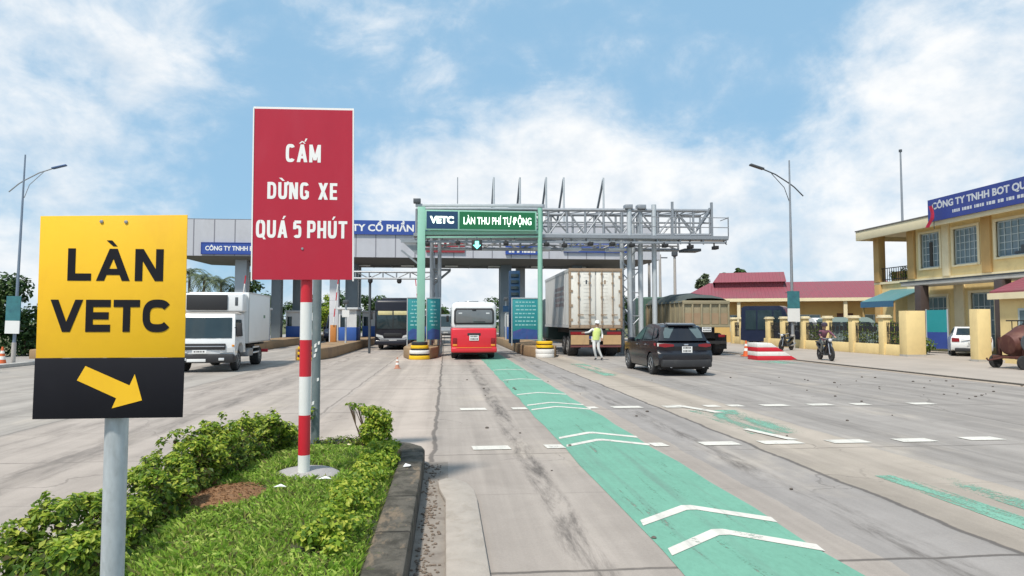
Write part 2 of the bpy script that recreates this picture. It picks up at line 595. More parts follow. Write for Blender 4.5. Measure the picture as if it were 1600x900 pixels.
def strip(path, t):
    """Closed outline of a stroke of width t along a path (mitred)."""
    P_ = [Vector((a, b_)) for a, b_ in path]
    L_, R_ = [], []
    for i, p in enumerate(P_):
        d0 = (p - P_[i - 1]).normalized() if i else (P_[1] - p).normalized()
        d1 = (P_[i + 1] - p).normalized() if i < len(P_) - 1 else d0
        n0, n1 = Vector((-d0.y, d0.x)), Vector((-d1.y, d1.x))
        nn_ = (n0 + n1).normalized()
        k_ = t / 2 / max(.5, nn_.dot(n0))
        L_.append(p + nn_ * k_)
        R_.append(p - nn_ * k_)
    return [tuple(p) for p in L_ + R_[::-1]]


def rrect(x0, x1, y0, y1, r, a0, a1, n=44):
    """Points along a rounded rectangle (superellipse-like) from angle a0 to a1 (deg)."""
    cx, cy, rx, ry = (x0 + x1) / 2, (y0 + y1) / 2, (x1 - x0) / 2, (y1 - y0) / 2
    out = []
    for i in range(n + 1):
        a = R(a0 + (a1 - a0) * i / n)
        c, s_ = math.cos(a), math.sin(a)
        out.append((cx + rx * math.copysign(abs(c) ** r, c), cy + ry * math.copysign(abs(s_) ** r, s_)))
    return out


def glyph(ch, w_, t, r=.62):
    """Strokes of a capital letter, cap height 1, width w_, stroke t: outlines of polygons."""
    h = t / 2
    q = lambda x0, y0, x1, y1, tw=None: [(x0 - (tw or t) / 2, y0), (x0 + (tw or t) / 2, y0), (x1 + (tw or t) / 2, y1), (x1 - (tw or t) / 2, y1)]
    v = lambda x, y0=0, y1=1: [(x - h, y0), (x + h, y0), (x + h, y1), (x - h, y1)]
    hb = lambda y, x0, x1, tt=None: [(x0, y - (tt or t) * .45), (x1, y - (tt or t) * .45), (x1, y + (tt or t) * .45), (x0, y + (tt or t) * .45)]
    k = t * .45
    if ch == 'L': return [v(h), hb(k, h, w_)]
    if ch == 'A': return [q(h * 1.05, 0, w_ / 2, 1, t * 1.06), q(w_ - h * 1.05, 0, w_ / 2, 1, t * 1.06), hb(.28, w_ * .25, w_ * .75, t * .85)]
    if ch == 'N': return [v(h), v(w_ - h), q(h * 1.1, 1, w_ - h * 1.1, 0, t * 1.1)]
    if ch == 'V': return [q(w_ / 2, 0, h * 1.05, 1, t * 1.06), q(w_ / 2, 0, w_ - h * 1.05, 1, t * 1.06)]
    if ch == 'E': return [v(h), hb(k, h, w_), hb(.5, h, w_ * .93), hb(1 - k, h, w_)]
    if ch == 'T': return [v(w_ / 2), hb(1 - k, 0, w_)]
    if ch == 'H': return [v(h), v(w_ - h), hb(.5, h, w_ - h)]
    if ch == 'X': return [q(h * 1.1, 0, w_ - h * 1.1, 1, t * 1.1), q(h * 1.1, 1, w_ - h * 1.1, 0, t * 1.1)]
    if ch == 'M': return [v(h), v(w_ - h), q(h, 1, w_ / 2, .12), q(w_ - h, 1, w_ / 2, .12)]
    if ch == 'C': return [strip(rrect(h, w_ - h, h * .9, 1 - h * .9, r, 38, 322), t)]
    if ch == 'G': return [strip(rrect(h, w_ - h, h * .9, 1 - h * .9, r, 38, 330), t), v(w_ - h, .12, .48), hb(.45, w_ * .55, w_ - h)]
    if ch == 'Q': return [strip(rrect(h, w_ - h, h * .9, 1 - h * .9, r, 90, 451), t), q(w_ * .62, .22, w_ * .95, -.10, t * .8)]
    if ch == 'U': return [strip([(h, 1)] + rrect(h, w_ - h, h * .9, .9, r, 180, 360) + [(w_ - h, 1)], t)]
    if ch == 'D': return [v(h), strip([(h, 1 - k)] + rrect(-w_ * .2, w_ - h, k, 1 - k, r, 90, -90) + [(h, k)], t * .95)]
    if ch == 'P': return [v(h), strip([(h, 1 - k)] + rrect(w_ * .1, w_ - h, .42, 1 - k, r, 90, -90) + [(h, .42)], t * .95)]
    if ch == '5': return [hb(1 - k, h * .8, w_ * .94), q(h * .9, .5, h * 1.1, 1 - k), strip([(h * 1.1, .54)] + rrect(h, w_ - h, h * .9, .64, r, 140, -140), t * .95)]
    if ch == '`': return [[(w_ / 2 - .24, 1.26), (w_ / 2 - .06, 1.26), (w_ / 2 + .12, 1.08), (w_ / 2 - .02, 1.08)]]
    if ch == "'": return [[(w_ / 2 - .03, 1.07), (w_ / 2 + .06, 1.07), (w_ / 2 + .20, 1.26), (w_ / 2 + .06, 1.26)]]
    if ch == '^': return [[(w_ / 2 - .2, 1.05), (w_ / 2 - .11, 1.05), (w_ / 2 + .03, 1.16), (w_ / 2 - .03, 1.2)], [(w_ / 2 + .2, 1.05), (w_ / 2 + .11, 1.05), (w_ / 2 - .03, 1.16), (w_ / 2 + .03, 1.2)]]
    if ch == '"': return [[(w_ / 2 + .12, 1.16), (w_ / 2 + .2, 1.16), (w_ / 2 + .3, 1.34), (w_ / 2 + .19, 1.34)]]
    if ch == '~': return [[(w_ - .02, .86), (w_ + .05, .80), (w_ + .13, .98), (w_ + .05, 1.06), (w_ - .03, 1.04)]]
    return []


def sign_letters(rows, m, parent, y, t, r=.62, name='lettering'):
    """Sign-writer's capitals. rows: (glyph string list, x0, x1, baseline z, cap height, widths)."""
    mb = MB()
    lift = 0
    for items, x0, x1, z0_, cap, gap in rows:
        tot = sum(w_ for _, w_ in items) + gap * (len(items) - 1)
        sx = (x1 - x0) / tot
        x = x0
        for chs, w_ in items:
            for ch in chs:
                for poly in glyph(ch, w_, t, r):
                    lift = (lift + 1) % 24
                    f_ = y - .0012 - lift * .00006
                    mb.prism([(x + a * sx, z0_ + b_ * cap) for a, b_ in poly], f_, y, 'y')
            x += (w_ + gap) * sx
    return mb.build(name, m, parent, smooth=0)


def leaves(mb, blobs, n, size, seed, up=.4, shell=.55, asp=.55):
    """Leaf-sized folded faces scattered through ellipsoids (cx,cy,cz,rx,ry,rz)."""
    rnd = random.Random(seed)
    tot = sum(b[3] * b[4] * b[5] for b in blobs) or 1
    for b in blobs:
        k = max(6, int(n * b[3] * b[4] * b[5] / tot))
        for _ in range(k):
            d_ = Vector((rnd.gauss(0, 1), rnd.gauss(0, 1), rnd.gauss(0, 1))).normalized()
            r = shell + (1 - shell) * rnd.random() ** .6
            lump = 1 + .32 * mnoise.noise(d_ * 2.3 + Vector((b[0], b[1], seed)))
            p = Vector((b[0] + d_.x * b[3] * r * lump, b[1] + d_.y * b[4] * r * lump, b[2] + d_.z * b[5] * r * lump))
            nrm = (d_ * .8 + Vector((rnd.uniform(-1, 1), rnd.uniform(-1, 1), rnd.uniform(-.3, 1) + up))).normalized()
            a = nrm.orthogonal().normalized()
            a.rotate(Matrix.Rotation(rnd.random() * 6.28, 3, nrm))
            c = nrm.cross(a)
            L = size * rnd.uniform(.6, 1.35)
            W = L * asp
            fold = nrm * (L * .12)
            mb.add([p - a * L * .5, p + c * W * .5 + fold, p + a * L * .5, p - c * W * .5 + fold], [(0, 1, 2), (0, 2, 3)])


# ------------------------------------------------------------------ ground, road, kerbs, markings
g = MB()
g.add([(-2500, -200, -.02), (2500, -200, -.02), (2500, 5000, -.02), (-2500, 5000, -.02)], [(0, 1, 2, 3)])
structure(g, 'ground', ground_mat())
rm = road_mat()
g = MB()
g.add([(-16.2, -25, 0), (15.4, -25, 0), (15.4, 110, 0), (-16.2, 110, 0)], [(0, 1, 2, 3)])
structure(g, 'road', rm)
g = MB()
g.add([(15.5, -10, .0), (60, -10, .0), (60, 70, .0), (15.5, 70, .0)], [(0, 1, 2, 3)])
structure(g, 'forecourt_paving', mat("beige_forecourt", (.37, .32, .275), .92, 0, .22, .6, .4, (.25, .22, .19), bump=.2))
kb = MB()
kb.box(15.38, 15.52, -10, 70, -.02, .035)
structure(kb, 'road_edge_kerb', dark_concrete, bevel=.01)
kb = MB()
kb.box(-16.5, -16.2, -20, 110, -.02, .14)
structure(kb, 'far_kerb', concrete, bevel=.03)
g = MB()
g.add([(-20.5, -20, .12), (-16.5, -20, .12), (-16.5, 110, .12), (-20.5, 110, .12)], [(0, 1, 2, 3)])
structure(g, 'far_pavement', mat("grey_pavers", (.32, .30, .28), .9, 0, .2, 2, .4, (.18, .17, .15)))

green_paint = paint_mat("green_road_paint", (.148, .335, .248), .60, 3.2, (2.6, .22, 1))
green_faded = paint_mat("faded_green_road_paint", (.18, .37, .28), 1.14, 1.3)
white_road = paint_mat("white_road_paint", (.60, .575, .52), .66, 4, (1, 1, 1))
g = MB()
for y0, y1 in ((-2, 62),):
    seg = 64
    for i in range(seg):
        ya, yb = y0 + (y1 - y0) * i / seg, y0 + (y1 - y0) * (i + 1) / seg
        e = lambda y, s_: .018 * math.sin(y * 3.1 + s_) + .012 * math.sin(y * 7.7 + 2 * s_)
        g.add([(1.6 + e(ya, 0), ya, .004), (2.8 + e(ya, 2), ya, .004), (2.8 + e(yb, 2), yb, .004), (1.6 + e(yb, 0), yb, .004)], [(0, 1, 2, 3)])
structure(g, 'green_lane', green_paint, fix=False)
g = MB()
for x0, x1, y0, y1 in ((4.72, 5.02, 3.2, 7.1), (5.22, 5.5, 3.4, 6.9), (4.62, 5.55, 9.9, 12.6), (5.0, 5.6, 21, 27), (13.2, 14.6, 26.4, 28)):
    g.add([(x0, y0, .004), (x1, y0, .004), (x1, y1, .004), (x0, y1, .004)], [(0, 1, 2, 3)])
structure(g, 'faded_green_marking', green_faded, fix=False)


def chevron(mb, y, h=.42, t=.155, x0=1.64, x1=2.82):
    xm = (x0 + x1) / 2 - .02
    mb.add([(x0, y, .008), (x0 + .02, y + t, .008), (xm - .04, y + h + t, .008), (xm - .04, y + h, .008), (xm + .05, y + h + t, .008), (xm + .05, y + h, .008),
            (x1, y - .02 + t, .008), (x1 - .02, y - .02, .008)], [(0, 3, 2, 1), (3, 5, 4, 2), (5, 7, 6, 4)])


g = MB()
for y in (4.83, 5.55, 9.1, 9.72, 12.9, 13.6, 15.6, 19.5, 23.6):
    chevron(g, y)
rnd = random.Random(3)
for x0, x1 in ((.37, .88), (1.36, 1.62), (2.84, 3.05), (3.55, 4.08), (4.42, 5.0), (5.42, 5.98), (6.44, 6.98), (7.5, 8.05), (8.6, 9.1), (9.7, 10.2), (10.8, 11.3)):
    y = 9.02 + rnd.uniform(-.02, .02)
    g.add([(x0, y, .008), (x1, y, .008), (x1 - .03, y + .27, .008), (x0 - .02, y + .27, .008)], [(0, 1, 2, 3)])
for x0, x1 in ((.29, .8), (1.3, 1.6), (2.8, 3.0), (3.3, 3.9), (4.35, 4.85), (5.2, 5.5), (5.7, 6.0), (6.4, 6.95), (7.4, 7.9), (8.35, 8.7), (9.6, 10.1)):
    y = 13.05 + rnd.uniform(-.03, .03)
    g.add([(x0, y, .008), (x1, y, .008), (x1 - .03, y + .3, .008), (x0 - .02, y + .3, .008)], [(0, 1, 2, 3)])
g.add([(4.66, 10.3, .012), (4.78, 10.35, .012), (5.06, 9.32, .012), (4.9, 9.32, .012)], [(0, 1, 2, 3)])
g.add([(4.55, 13.4, .012), (4.75, 13.4, .012), (5.2, 12.2, .012), (5.0, 12.2, .012)], [(0, 1, 2, 3)])
structure(g, 'white_marking', white_road, fix=False)

# planted traffic island
ISL = [(-2.6, -3), (-.24, -3), (-.24, 8.0), (-.28, 8.2), (-.42, 8.42), (-.7, 8.62), (-1.3, 8.78), (-2.0, 8.7), (-2.4, 8.4), (-2.58, 8.0)]
kb = MB()
inner = [(-2.4, -3), (-.50, -3), (-.50, 7.85), (-.56, 8.05), (-.75, 8.3), (-1.3, 8.5), (-1.95, 8.42), (-2.25, 8.2), (-2.38, 7.9)]
k = len(ISL)
inn = [inner[0], inner[1], inner[2], (-.52, 7.95), inner[3], inner[4], inner[5], inner[6], inner[7], inner[8]]
vs = [(x, y, 0) for x, y in ISL] + [(x, y, .22) for x, y in ISL] + [(x, y, .22) for x, y in inn] + [(x, y, .05) for x, y in inn]
fs = []
for i in range(k):
    j = (i + 1) % k
    fs += [(i, j, k + j, k + i), (k + i, k + j, 2 * k + j, 2 * k + i), (2 * k + i, 2 * k + j, 3 * k + j, 3 * k + i)]
kb.add(vs, fs)


def kerb_mat():
    m = bpy.data.materials.new("old_kerb_stone")
    m.use_nodes = True
    t = NT(m.node_tree)
    P = t.n("ShaderNodeNewGeometry").outputs['Position']
    Y = t.n("ShaderNodeSeparateXYZ", {0: P}).outputs[1]
    fr = t.m('ABSOLUTE', t.m('SUBTRACT', t.m('FRACT', t.m('ADD', t.m('DIVIDE', Y, .98), t.m('MULTIPLY', t.noise(P, 9, 3), .02))), .5))
    jn = t.step(fr, .487, .495)
    a = t.noise(P, 5, 7, .68, .3)
    f_ = t.noise(P, 55, 4, .75)
    col = t.mix(t.step(a, .36, .62), c4((.055, .050, .040)), c4((.125, .112, .092)))
    col = t.mix(t.step(t.noise(t.mapping(P, (2.2, .8, 1), (3, 3, 3)), 3.0, 7, .7), .54, .66), col, c4((.20, .155, .11)))
    col = t.mix(t.step(t.noise(P, 7, 6, .7), .62, .70), col, c4((.075, .095, .035)))
    g_ = t.m('ADD', .72, t.m('MULTIPLY', f_, .56))
    col = t.mix(1.0, col, t.n("ShaderNodeCombineXYZ", {0: g_, 1: g_, 2: g_}).outputs[0], 'MULTIPLY')
    col = t.mix(t.m('MULTIPLY', jn, .8), col, c4((.02, .018, .015)))
    b = t.n("ShaderNodeBsdfPrincipled", {'Base Color': col, 'Roughness': .92, 'Specular IOR Level': .25})
    bn = t.n("ShaderNodeBump", {'Strength': .8, 'Height': t.m('ADD', t.m('ADD', f_, a), t.m('MULTIPLY', jn, -1.5))})
    bn.inputs['Distance'].default_value = .012
    t.nt.links.new(bn.outputs[0], b.inputs['Normal'])
    t.nt.links.new(b.outputs[0], t.n("ShaderNodeOutputMaterial").inputs[0])
    return m


structure(kb, 'island_kerb', kerb_mat(), bevel=.025)


def soil_z(x, y):
    u = max(0, min(1, (x + 2.4) / 1.9))
    v = max(0, min(1, (8.5 - y) / 1.0))
    return .16 + .13 * math.sin(math.pi * u) ** .6 * min(1, v) + .03 * mnoise.noise(Vector((x * 1.6, y * 1.6, 0)))


def in_isl(x, y):
    if not (-2.38 < x < -.51 and y < 8.45):
        return False
    if y > 7.85:
        yl = (y - 7.85) / .62
        return -2.3 + .9 * yl ** 2 < x < -.55 - .7 * yl ** 2
    return True


g = MB()
nx, ny = 20, 70
vs = [(-2.42 + 1.96 * i / nx, -3 + 11.55 * j / ny, soil_z(-2.42 + 1.96 * i / nx, -3 + 11.55 * j / ny)) for j in range(ny + 1) for i in range(nx + 1)]
keep = []
for j in range(ny):
    for i in range(nx):
        x, y = -2.42 + 1.96 * (i + .5) / nx, -3 + 11.55 * (j + .5) / ny
        if y < 7.9 or in_isl(x, y) or in_isl(x - .05, y - .12) or in_isl(x + .05, y - .12):
            a = j * (nx + 1) + i
            keep.append((a, a + 1, a + nx + 2, a + nx + 1))
g.add(vs, keep)
structure(g, 'island_soil', mat("dark_soil", (.07, .085, .03), .95, 0, .4, 9, .5, (.11, .08, .05), bump=.8), fix=False)

# low concrete apron in front of the island kerb
g = MB()
ap = [(.02, -3), (.30, -3), (.30, 6.4), (.285, 6.75), (.22, 7.05), (.12, 7.2), (0.0, 7.25), (-.08, 7.15), (-.06, 6.8), (.0, 6.4)]
g.prism(ap, 0.0, .05, 'z')
structure(g, 'concrete_apron', mat("bleached_concrete", (.375, .33, .285), .9, 0, .25, 6, .6, (.25, .21, .165), bump=.4), bevel=.018)
g = MB()
rnd = random.Random(11)
for _ in range(620):
    y = rnd.uniform(3.0, 8.2)
    x = rnd.gauss(-.14, .06)
    if mnoise.noise(Vector((x * 2, y * 2.2, 1))) + rnd.uniform(-.5, .5) < -.1:
        continue
    if x < -.235 or x > 0.0:
        continue
    r = rnd.uniform(.005, .017)
    g.lathe([(r * .6, 0), (r, r * .5), (r * .5, r * .9)], (x, y, .003), 'z', 6)
tag(g.build('gutter_pebbles', mat("brown_pebbles", (.17, .13, .10), .9, 0, .5, 40)), kind='stuff')
g = MB()
g.add([(-.238, -2, .004), (.03, -2, .004), (.03, 8.3, .004), (-.238, 8.3, .004)], [(0, 1, 2, 3)])
structure(g, 'gutter_dirt', mat("gutter_dirt", (.27, .235, .20), .95, 0, .3, 6, .6, (.14, .11, .09), bump=.5), fix=False)

# grass on the island
rnd = random.Random(5)
g = MB()
cnt = 0
while cnt < 36000:
    y = 3.0 + 5.6 * rnd.random() ** 1.15
    x = rnd.uniform(-2.36, -.52)
    if not in_isl(x, y):
        continue
    if (x + 1.28) ** 2 + ((y - 6.55) * .9) ** 2 < .085:
        continue
    if ((x + 1.82) / .36) ** 2 + ((y - 5.75) / .42) ** 2 < 1 and rnd.random() > .06:
        continue
    cnt += 1
    z = soil_z(x, y) - .005
    cl = .5 + .5 * mnoise.noise(Vector((x * 3, y * 3, 4)))
    if cl < .27 and rnd.random() < .8:
        continue
    h = (.022 + .04 * rnd.random()) * (.6 + .9 * cl)
    a = rnd.random() * 6.28
    wd = .0045 + .004 * rnd.random()
    ln = h * rnd.uniform(.2, 1.3)
    dx, dy = math.cos(a), math.sin(a)
    b = a + 1.57 + rnd.uniform(-.6, .6)
    bx, by = math.cos(b) * ln, math.sin(b) * ln
    g.add([(x - dx * wd, y - dy * wd, z), (x + dx * wd, y + dy * wd, z), (x + bx * .45 + dx * wd * .7, y + by * .45 + dy * wd * .7, z + h * .75), (x + bx, y + by, z + h)],
          [(0, 1, 2), (0, 2, 3)])
for _ in range(9000):
    y = 3.0 + 5.5 * rnd.random() ** 1.15
    x = rnd.uniform(-2.34, -.54)
    if not in_isl(x, y) or mnoise.noise(Vector((x * 2.2, y * 2.2, 9))) + rnd.uniform(-.35, .35) < .0:
        continue
    if (x + 1.28) ** 2 + ((y - 6.55) * .9) ** 2 < .085 or ((x + 1.82) / .36) ** 2 + ((y - 5.75) / .42) ** 2 < 1:
        continue
    z = soil_z(x, y) + rnd.uniform(.015, .055)
    a, L = rnd.random() * 6.28, rnd.uniform(.009, .02)
    ca, sa, tl_ = math.cos(a) * L, math.sin(a) * L, rnd.uniform(-.5, .5) * L
    g.add([(x - ca, y - sa, z - tl_), (x + sa * .8, y - ca * .8, z + .004), (x + ca, y + sa, z + tl_), (x - sa * .8, y + ca * .8, z + .004)], [(0, 1, 2), (0, 2, 3)])
tag(g.build('grass', leaf_mat("grass_blades", [(.26, .22, .09), (.15, .27, .03), (.26, .44, .05), (.40, .56, .09), (.58, .64, .18)], .5), fix=False), kind='stuff')

# raw earth patch and the scraps lying on the island
g = MB()
vs, fs = [], []
nn = 28
rnd = random.Random(8)
for rr in range(5):
    for q in range(nn):
        t = 6.2832 * q / nn
        r = rr / 4 * (1 + .16 * mnoise.noise(Vector((math.cos(t) * 1.7, math.sin(t) * 1.7, 3))))
        x, y = -1.82 + .36 * r * math.cos(t), 5.75 + .42 * r * math.sin(t)
        vs.append((x, y, soil_z(x, y) + .055 * (1 - (rr / 4) ** 2) + .006 + (.012 * mnoise.noise(Vector((x * 20, y * 20, 0))) if rr < 4 else -.02)))
for rr in range(4):
    for q in range(nn):
        fs.append((rr * nn + q, rr * nn + (q + 1) % nn, (rr + 1) * nn + (q + 1) % nn, (rr + 1) * nn + q))
g.add(vs, fs)
for _ in range(900):
    t, r = rnd.random() * 6.28, rnd.random() ** .5 * .95
    x, y = -1.82 + .36 * r * math.cos(t), 5.75 + .42 * r * math.sin(t)
    z = soil_z(x, y) + .055 * (1 - r * r) + .008
    a, L = rnd.random() * 6.28, rnd.uniform(.01, .035)
    g.add([(x, y, z), (x + math.cos(a) * L, y + math.sin(a) * L, z + .012), (x - math.sin(a) * .006, y + math.cos(a) * .006, z + .008)], [(0, 1, 2)])
structure(g, 'earth_patch', mat("reddish_earth", (.25, .13, .06), .95, 0, .45, 18, .5, (.36, .22, .12), bump=.6), fix=False)

# ------------------------------------------------------------------ shrubs and weeds on the island
bush_leaf = leaf_mat("shrub_leaves", [(.13, .085, .04), (.05, .105, .015), (.11, .20, .025), (.24, .34, .04), (.48, .52, .09)], .45)
lime_leaf = leaf_mat("lime_leaves", [(.09, .18, .02), (.19, .32, .03), (.36, .46, .045), (.58, .60, .10)], .45)
twig = mat("brown_twigs", (.10, .07, .045), .9, 0, .3, 12)


def shrub(label, x, y, blobs, n, size, seed, lm, group=None, cat='shrub', shell=.5, asp=.55):
    t = thing('shrub', label, cat, (x, y, soil_z(x, y)), 0, group)
    f = MB()
    leaves(f, blobs, n, size, seed, shell=shell, asp=asp)
    f.build('foliage', lm, t, fix=False)
    s = MB()
    rnd = random.Random(seed)
    for b in blobs[:1] + blobs[1:5 if group is None else 1]:
        for _ in range(6):
            s.tube([(b[0] * .3 + rnd.uniform(-.03, .03), b[1] * .3 + rnd.uniform(-.03, .03), -.02), (b[0] * .8, b[1] * .8, b[2] * .55),
                    (b[0] + rnd.uniform(-.6, .6) * b[3], b[1] + rnd.uniform(-.6, .6) * b[4], b[2] + .5 * b[5])], [.008, .006, .003], 5)
    s.build('stem', twig, t)
    return t


HG = 'hedge shrubs along the left side of the island'
hedge = [(-2.16, 4.05, .30, .34, .26, 'low dark hedge shrub at the bottom left corner, left of the yellow sign post'),
         (-2.2, 4.66, .28, .36, .23, 'ragged hedge shrub with a loose twig just left of the yellow sign post'),
         (-2.16, 5.35, .29, .38, .29, 'small hedge shrub just right of the yellow sign post'),
         (-2.16, 6.0, .31, .40, .34, 'rounded hedge shrub behind the bare earth patch'),
         (-2.1, 6.65, .33, .42, .36, 'full hedge shrub between the earth patch and the red sign pole'),
         (-2.04, 7.3, .33, .44, .34, 'hedge shrub left of the red and white pole, second from the far end'),
         (-1.93, 7.95, .33, .42, .32, 'hedge shrub at the far end of the row, touching the banded pole')]
for i, (x, y, rx, ry, h, lab) in enumerate(hedge):
    rnd = random.Random(40 + i)
    bl = [(rnd.uniform(-.05, .05), rnd.uniform(-.05, .05), h * .62, rx, ry, h * .6)]
    bl[0] = (bl[0][0], bl[0][1], h * .45, rx * .85, ry * .9, h * .45)
    for q in range(11):
        z_ = rnd.uniform(.45, 1.22)
        r_ = rnd.uniform(.06, .13)
        bl.append((rnd.uniform(-.95, .95) * rx, rnd.uniform(-.95, .95) * ry, h * z_, r_, r_ * 1.2, r_ * .85))
    for q in range(4):
        bl.append((rnd.uniform(-.9, .9) * rx, rnd.uniform(-.9, .9) * ry, h * rnd.uniform(1.15, 1.42), .045, .05, .06))
    f_ = shrub(lab, x, y, bl, 2300, .048, 60 + i, bush_leaf, HG, shell=.35)
    ft = MB()                                        # fresh yellow-green shoots standing above the clipped mass
    leaves(ft, [(b[0], b[1], b[2] + b[5] * .55, b[3] * .9, b[4] * .9, b[5] * .55) for b in bl[1:]], 1100, .044, 260 + i, up=.9, shell=.6)
    ft.build('young_shoots', lime_leaf, f_, fix=False)
shrub('tall fresh green shrub on the island corner with a spray reaching left', -.82, 8.12,
      [(0, 0, .22, .20, .2, .17), (.03, 0, .36, .17, .16, .13), (-.06, .0, .46, .12, .12, .06), (-.2, .05, .50, .10, .08, .035), (-.3, .07, .53, .07, .05, .02)], 2600, .046, 90, lime_leaf)
shrub('dark twiggy shrub at the far edge of the island between pole and corner shrub', -1.25, 8.3,
      [(0, 0, .08, .34, .12, .08), (.25, 0, .09, .2, .1, .07)], 900, .035, 91, bush_leaf)
WG = 'yellow-green weeds along the right kerb of the island'
weeds = [(-.66, 7.35, 'yellow-green weed clump beside the corner shrub, against the damp kerb'), (-.70, 6.55, 'leafy weed clump level with the red pole footing, against the damp kerb'),
         (-.68, 5.85, 'bright yellow-green weed clump halfway along the damp kerb'), (-.72, 5.2, 'weed clump spilling over the damp kerb near the bottom of the picture'),
         (-.74, 4.6, 'nearest weed clump against the damp kerb, at the picture bottom')]
for i, (x, y, lab) in enumerate(weeds):
    rnd = random.Random(140 + i)
    bl = [(rnd.uniform(-.14, .12), rnd.uniform(-.40, .40), .04 + .11 * rnd.random(), .10, .14, .06) for _ in range(10)]
    shrub(lab, x, y, bl, 1300, .042, 160 + i, lime_leaf, WG, 'weed', .2, .7)
sc = MB()
sc.plate([(-.43, 7.0, .225), (-.36, 6.98, .235), (-.35, 7.06, .228), (-.41, 7.09, .24)], (0, 0, .004))
tag(sc.build('litter', white_text), 'white paper scrap lying on the damp island kerb', 'litter')
for i, (x, y, s_, lab) in enumerate(((-1.12, 8.0, .05, 'pale leaf scrap in the grass beyond the red and white pole'), (-1.05, 6.1, .055, 'pale wrapper scrap in the grass in front of the concrete footing'),
                                     (-1.35, 5.75, .05, 'pale wrapper scrap in the grass right of the earth patch'))):
    z = soil_z(x, y) + .05
    sc = MB()
    sc.plate([(x - s_, y, z), (x, y - s_ * .5, z + .01), (x + s_, y, z), (x, y + s_ * .6, z + .015)], (0, 0, .004))
    tag(sc.build('litter', white_text if i else cream_pale), lab, 'litter')

# ------------------------------------------------------------------ the two big signs
yellow = mat("yellow_sign_face", (.86, .50, .012), .45, 0, .07, 4, .30, (.60, .29, .02), bump=.03, streak=(1.5, 1, .6))
black_sign = mat("black_sign_face", (.006, .006, .010), .7, 0, .25, 8, .2, (.02, .02, .025), spec=.25)
ysign = thing('road_sign', 'yellow and black lane sign with an arrow on a galvanised post at the left', 'sign', (-1.28, 2.79, soil_z(-1.28, 3.0) - .05))
z0 = ysign.location.z
mb = MB()
mb.cyl((0, 0, -.1), (0, 0, 1.9 - z0), .041, n=20)
mb.build('post', mat("spangled_zinc_post", (.46, .50, .52), .5, .25, .30, 34, .45, (.30, .32, .32), streak=(1, 1, .35)), ysign)
YS = -.07
mb = MB()
mb.plate([(-.267, YS, 1.563 - z0), (.274, YS, 1.563 - z0), (.272, YS, 2.118 - z0), (-.268, YS, 2.105 - z0)], (0, .004, 0))
mb.build('panel', yellow, ysign, bevel=.001)
mb = MB()
mb.plate([(-.272, YS, 1.333 - z0), (.272, YS, 1.333 - z0), (.274, YS, 1.562 - z0), (-.270, YS, 1.562 - z0)], (0, .004, 0))
mb.build('lower_panel', black_sign, ysign, bevel=.001)
mb = MB()
mb.box(-.2, .2, YS + .006, -.035, 1.95 - z0, 1.98 - z0)
mb.box(-.2, .2, YS + .006, -.035, 1.44 - z0, 1.47 - z0)
mb.build('bracket', steel, ysign)
for zz in (2.052,):
    for xx in (-.045, .045):
        mb = MB()
        mb.lathe([(.0075, 0), (.0065, -.004), (.003, -.005)], (xx, YS, zz - z0 + .035), 'y', 8)
        mb.build('bolt', steel, ysign)
sign_letters([([('L', .78), ('A`', 1.12), ('N', .95)], -.163, .187, 1.858 - z0, .124, .17),
              ([('V', 1.12), ('E', .86), ('T', .92), ('C', 1.04)], -.220, .224, 1.662 - z0, .123, .11)], black_sign, ysign, YS, .25, .72)
mb = MB()
AX = [(-1.367, 1.532), (-1.396, 1.478), (-1.252, 1.409), (-1.267, 1.371), (-1.158, 1.40), (-1.187, 1.500), (-1.205, 1.457)]
mb.plate([(x + 1.28, YS - .0015, z - z0) for x, z in AX], (0, .001, 0))
mb.build('arrow', yellow, ysign)

red_face = mat("red_sign_face", (.42, .012, .034), .36, 0, .09, 2.5, .25, (.40, .045, .075), bump=.03, streak=(1.5, 1, .5))
band_red = mat("red_pole_paint", (.55, .015, .03), .45, 0, .08, 5, .12, (.35, .08, .06))
band_white = mat("white_pole_paint", (.74, .74, .72), .5, 0, .06, 6, .2, (.5, .46, .42))
rsign = thing('road_sign', 'tall red no-stopping sign on a red and white banded pole', 'sign', (-1.285, 6.36, 0))
mb = MB()
for a, b_, m_ in ((.2, .49, 1), (.49, .85, 0), (.85, 1.2, 1), (1.2, 1.535, 0), (1.535, 1.88, 1), (1.88, 3.3, 0)):
    mb.cyl((0, 0, a), (0, 0, b_), .053, n=20, m=m_)
mb.build('pole', [band_red, band_white], rsign)
mb = MB()
mb.plate([(-.472, -.075, 2.083), (.428, -.075, 2.088), (.410, -.075, 3.668), (-.478, -.075, 3.658)], (0, .012, 0))
mb.build('panel', red_face, rsign)
mb = MB()
for p, q in (((-.474, 2.07), (-.482, 3.665)), ((.431, 2.075), (.415, 3.675)), ((-.485, 3.663), (.418, 3.673)),):
    mb.bar((p[0], -.066, p[1]), (q[0], -.066, q[1]), .011, .03)
mb.build('rim', white_text, rsign)
mb = MB()
mb.box(-.35, .35, -.062, -.05, 3.25, 3.29)
mb.box(-.35, .35, -.062, -.05, 2.35, 2.39)
mb.build('bracket', steel, rsign)
sign_letters([([('C', .54), ("A^\"", .62), ('M', .68)], -.19, .125, 3.17, .165, .11),
              ([('D', .55), ('U~`', .55), ('N', .55), ('G', .56), (' ', .34), ('X', .6), ('E', .46)], -.348, .278, 2.825, .155, .12),
              ([('Q', .58), ('U', .56), ("A'", .62), (' ', .14), ('5', .52), (' ', .14), ('P', .54), ('H', .56), ("U'", .56), ('T', .56)], -.443, .373, 2.468, .160, .11)], white_text, rsign, -.075, .188, .55)
mb = MB()
mb.lathe([(.012, 0), (.010, -.006)], (-.028, -.076, 2.37), 'y', 10)
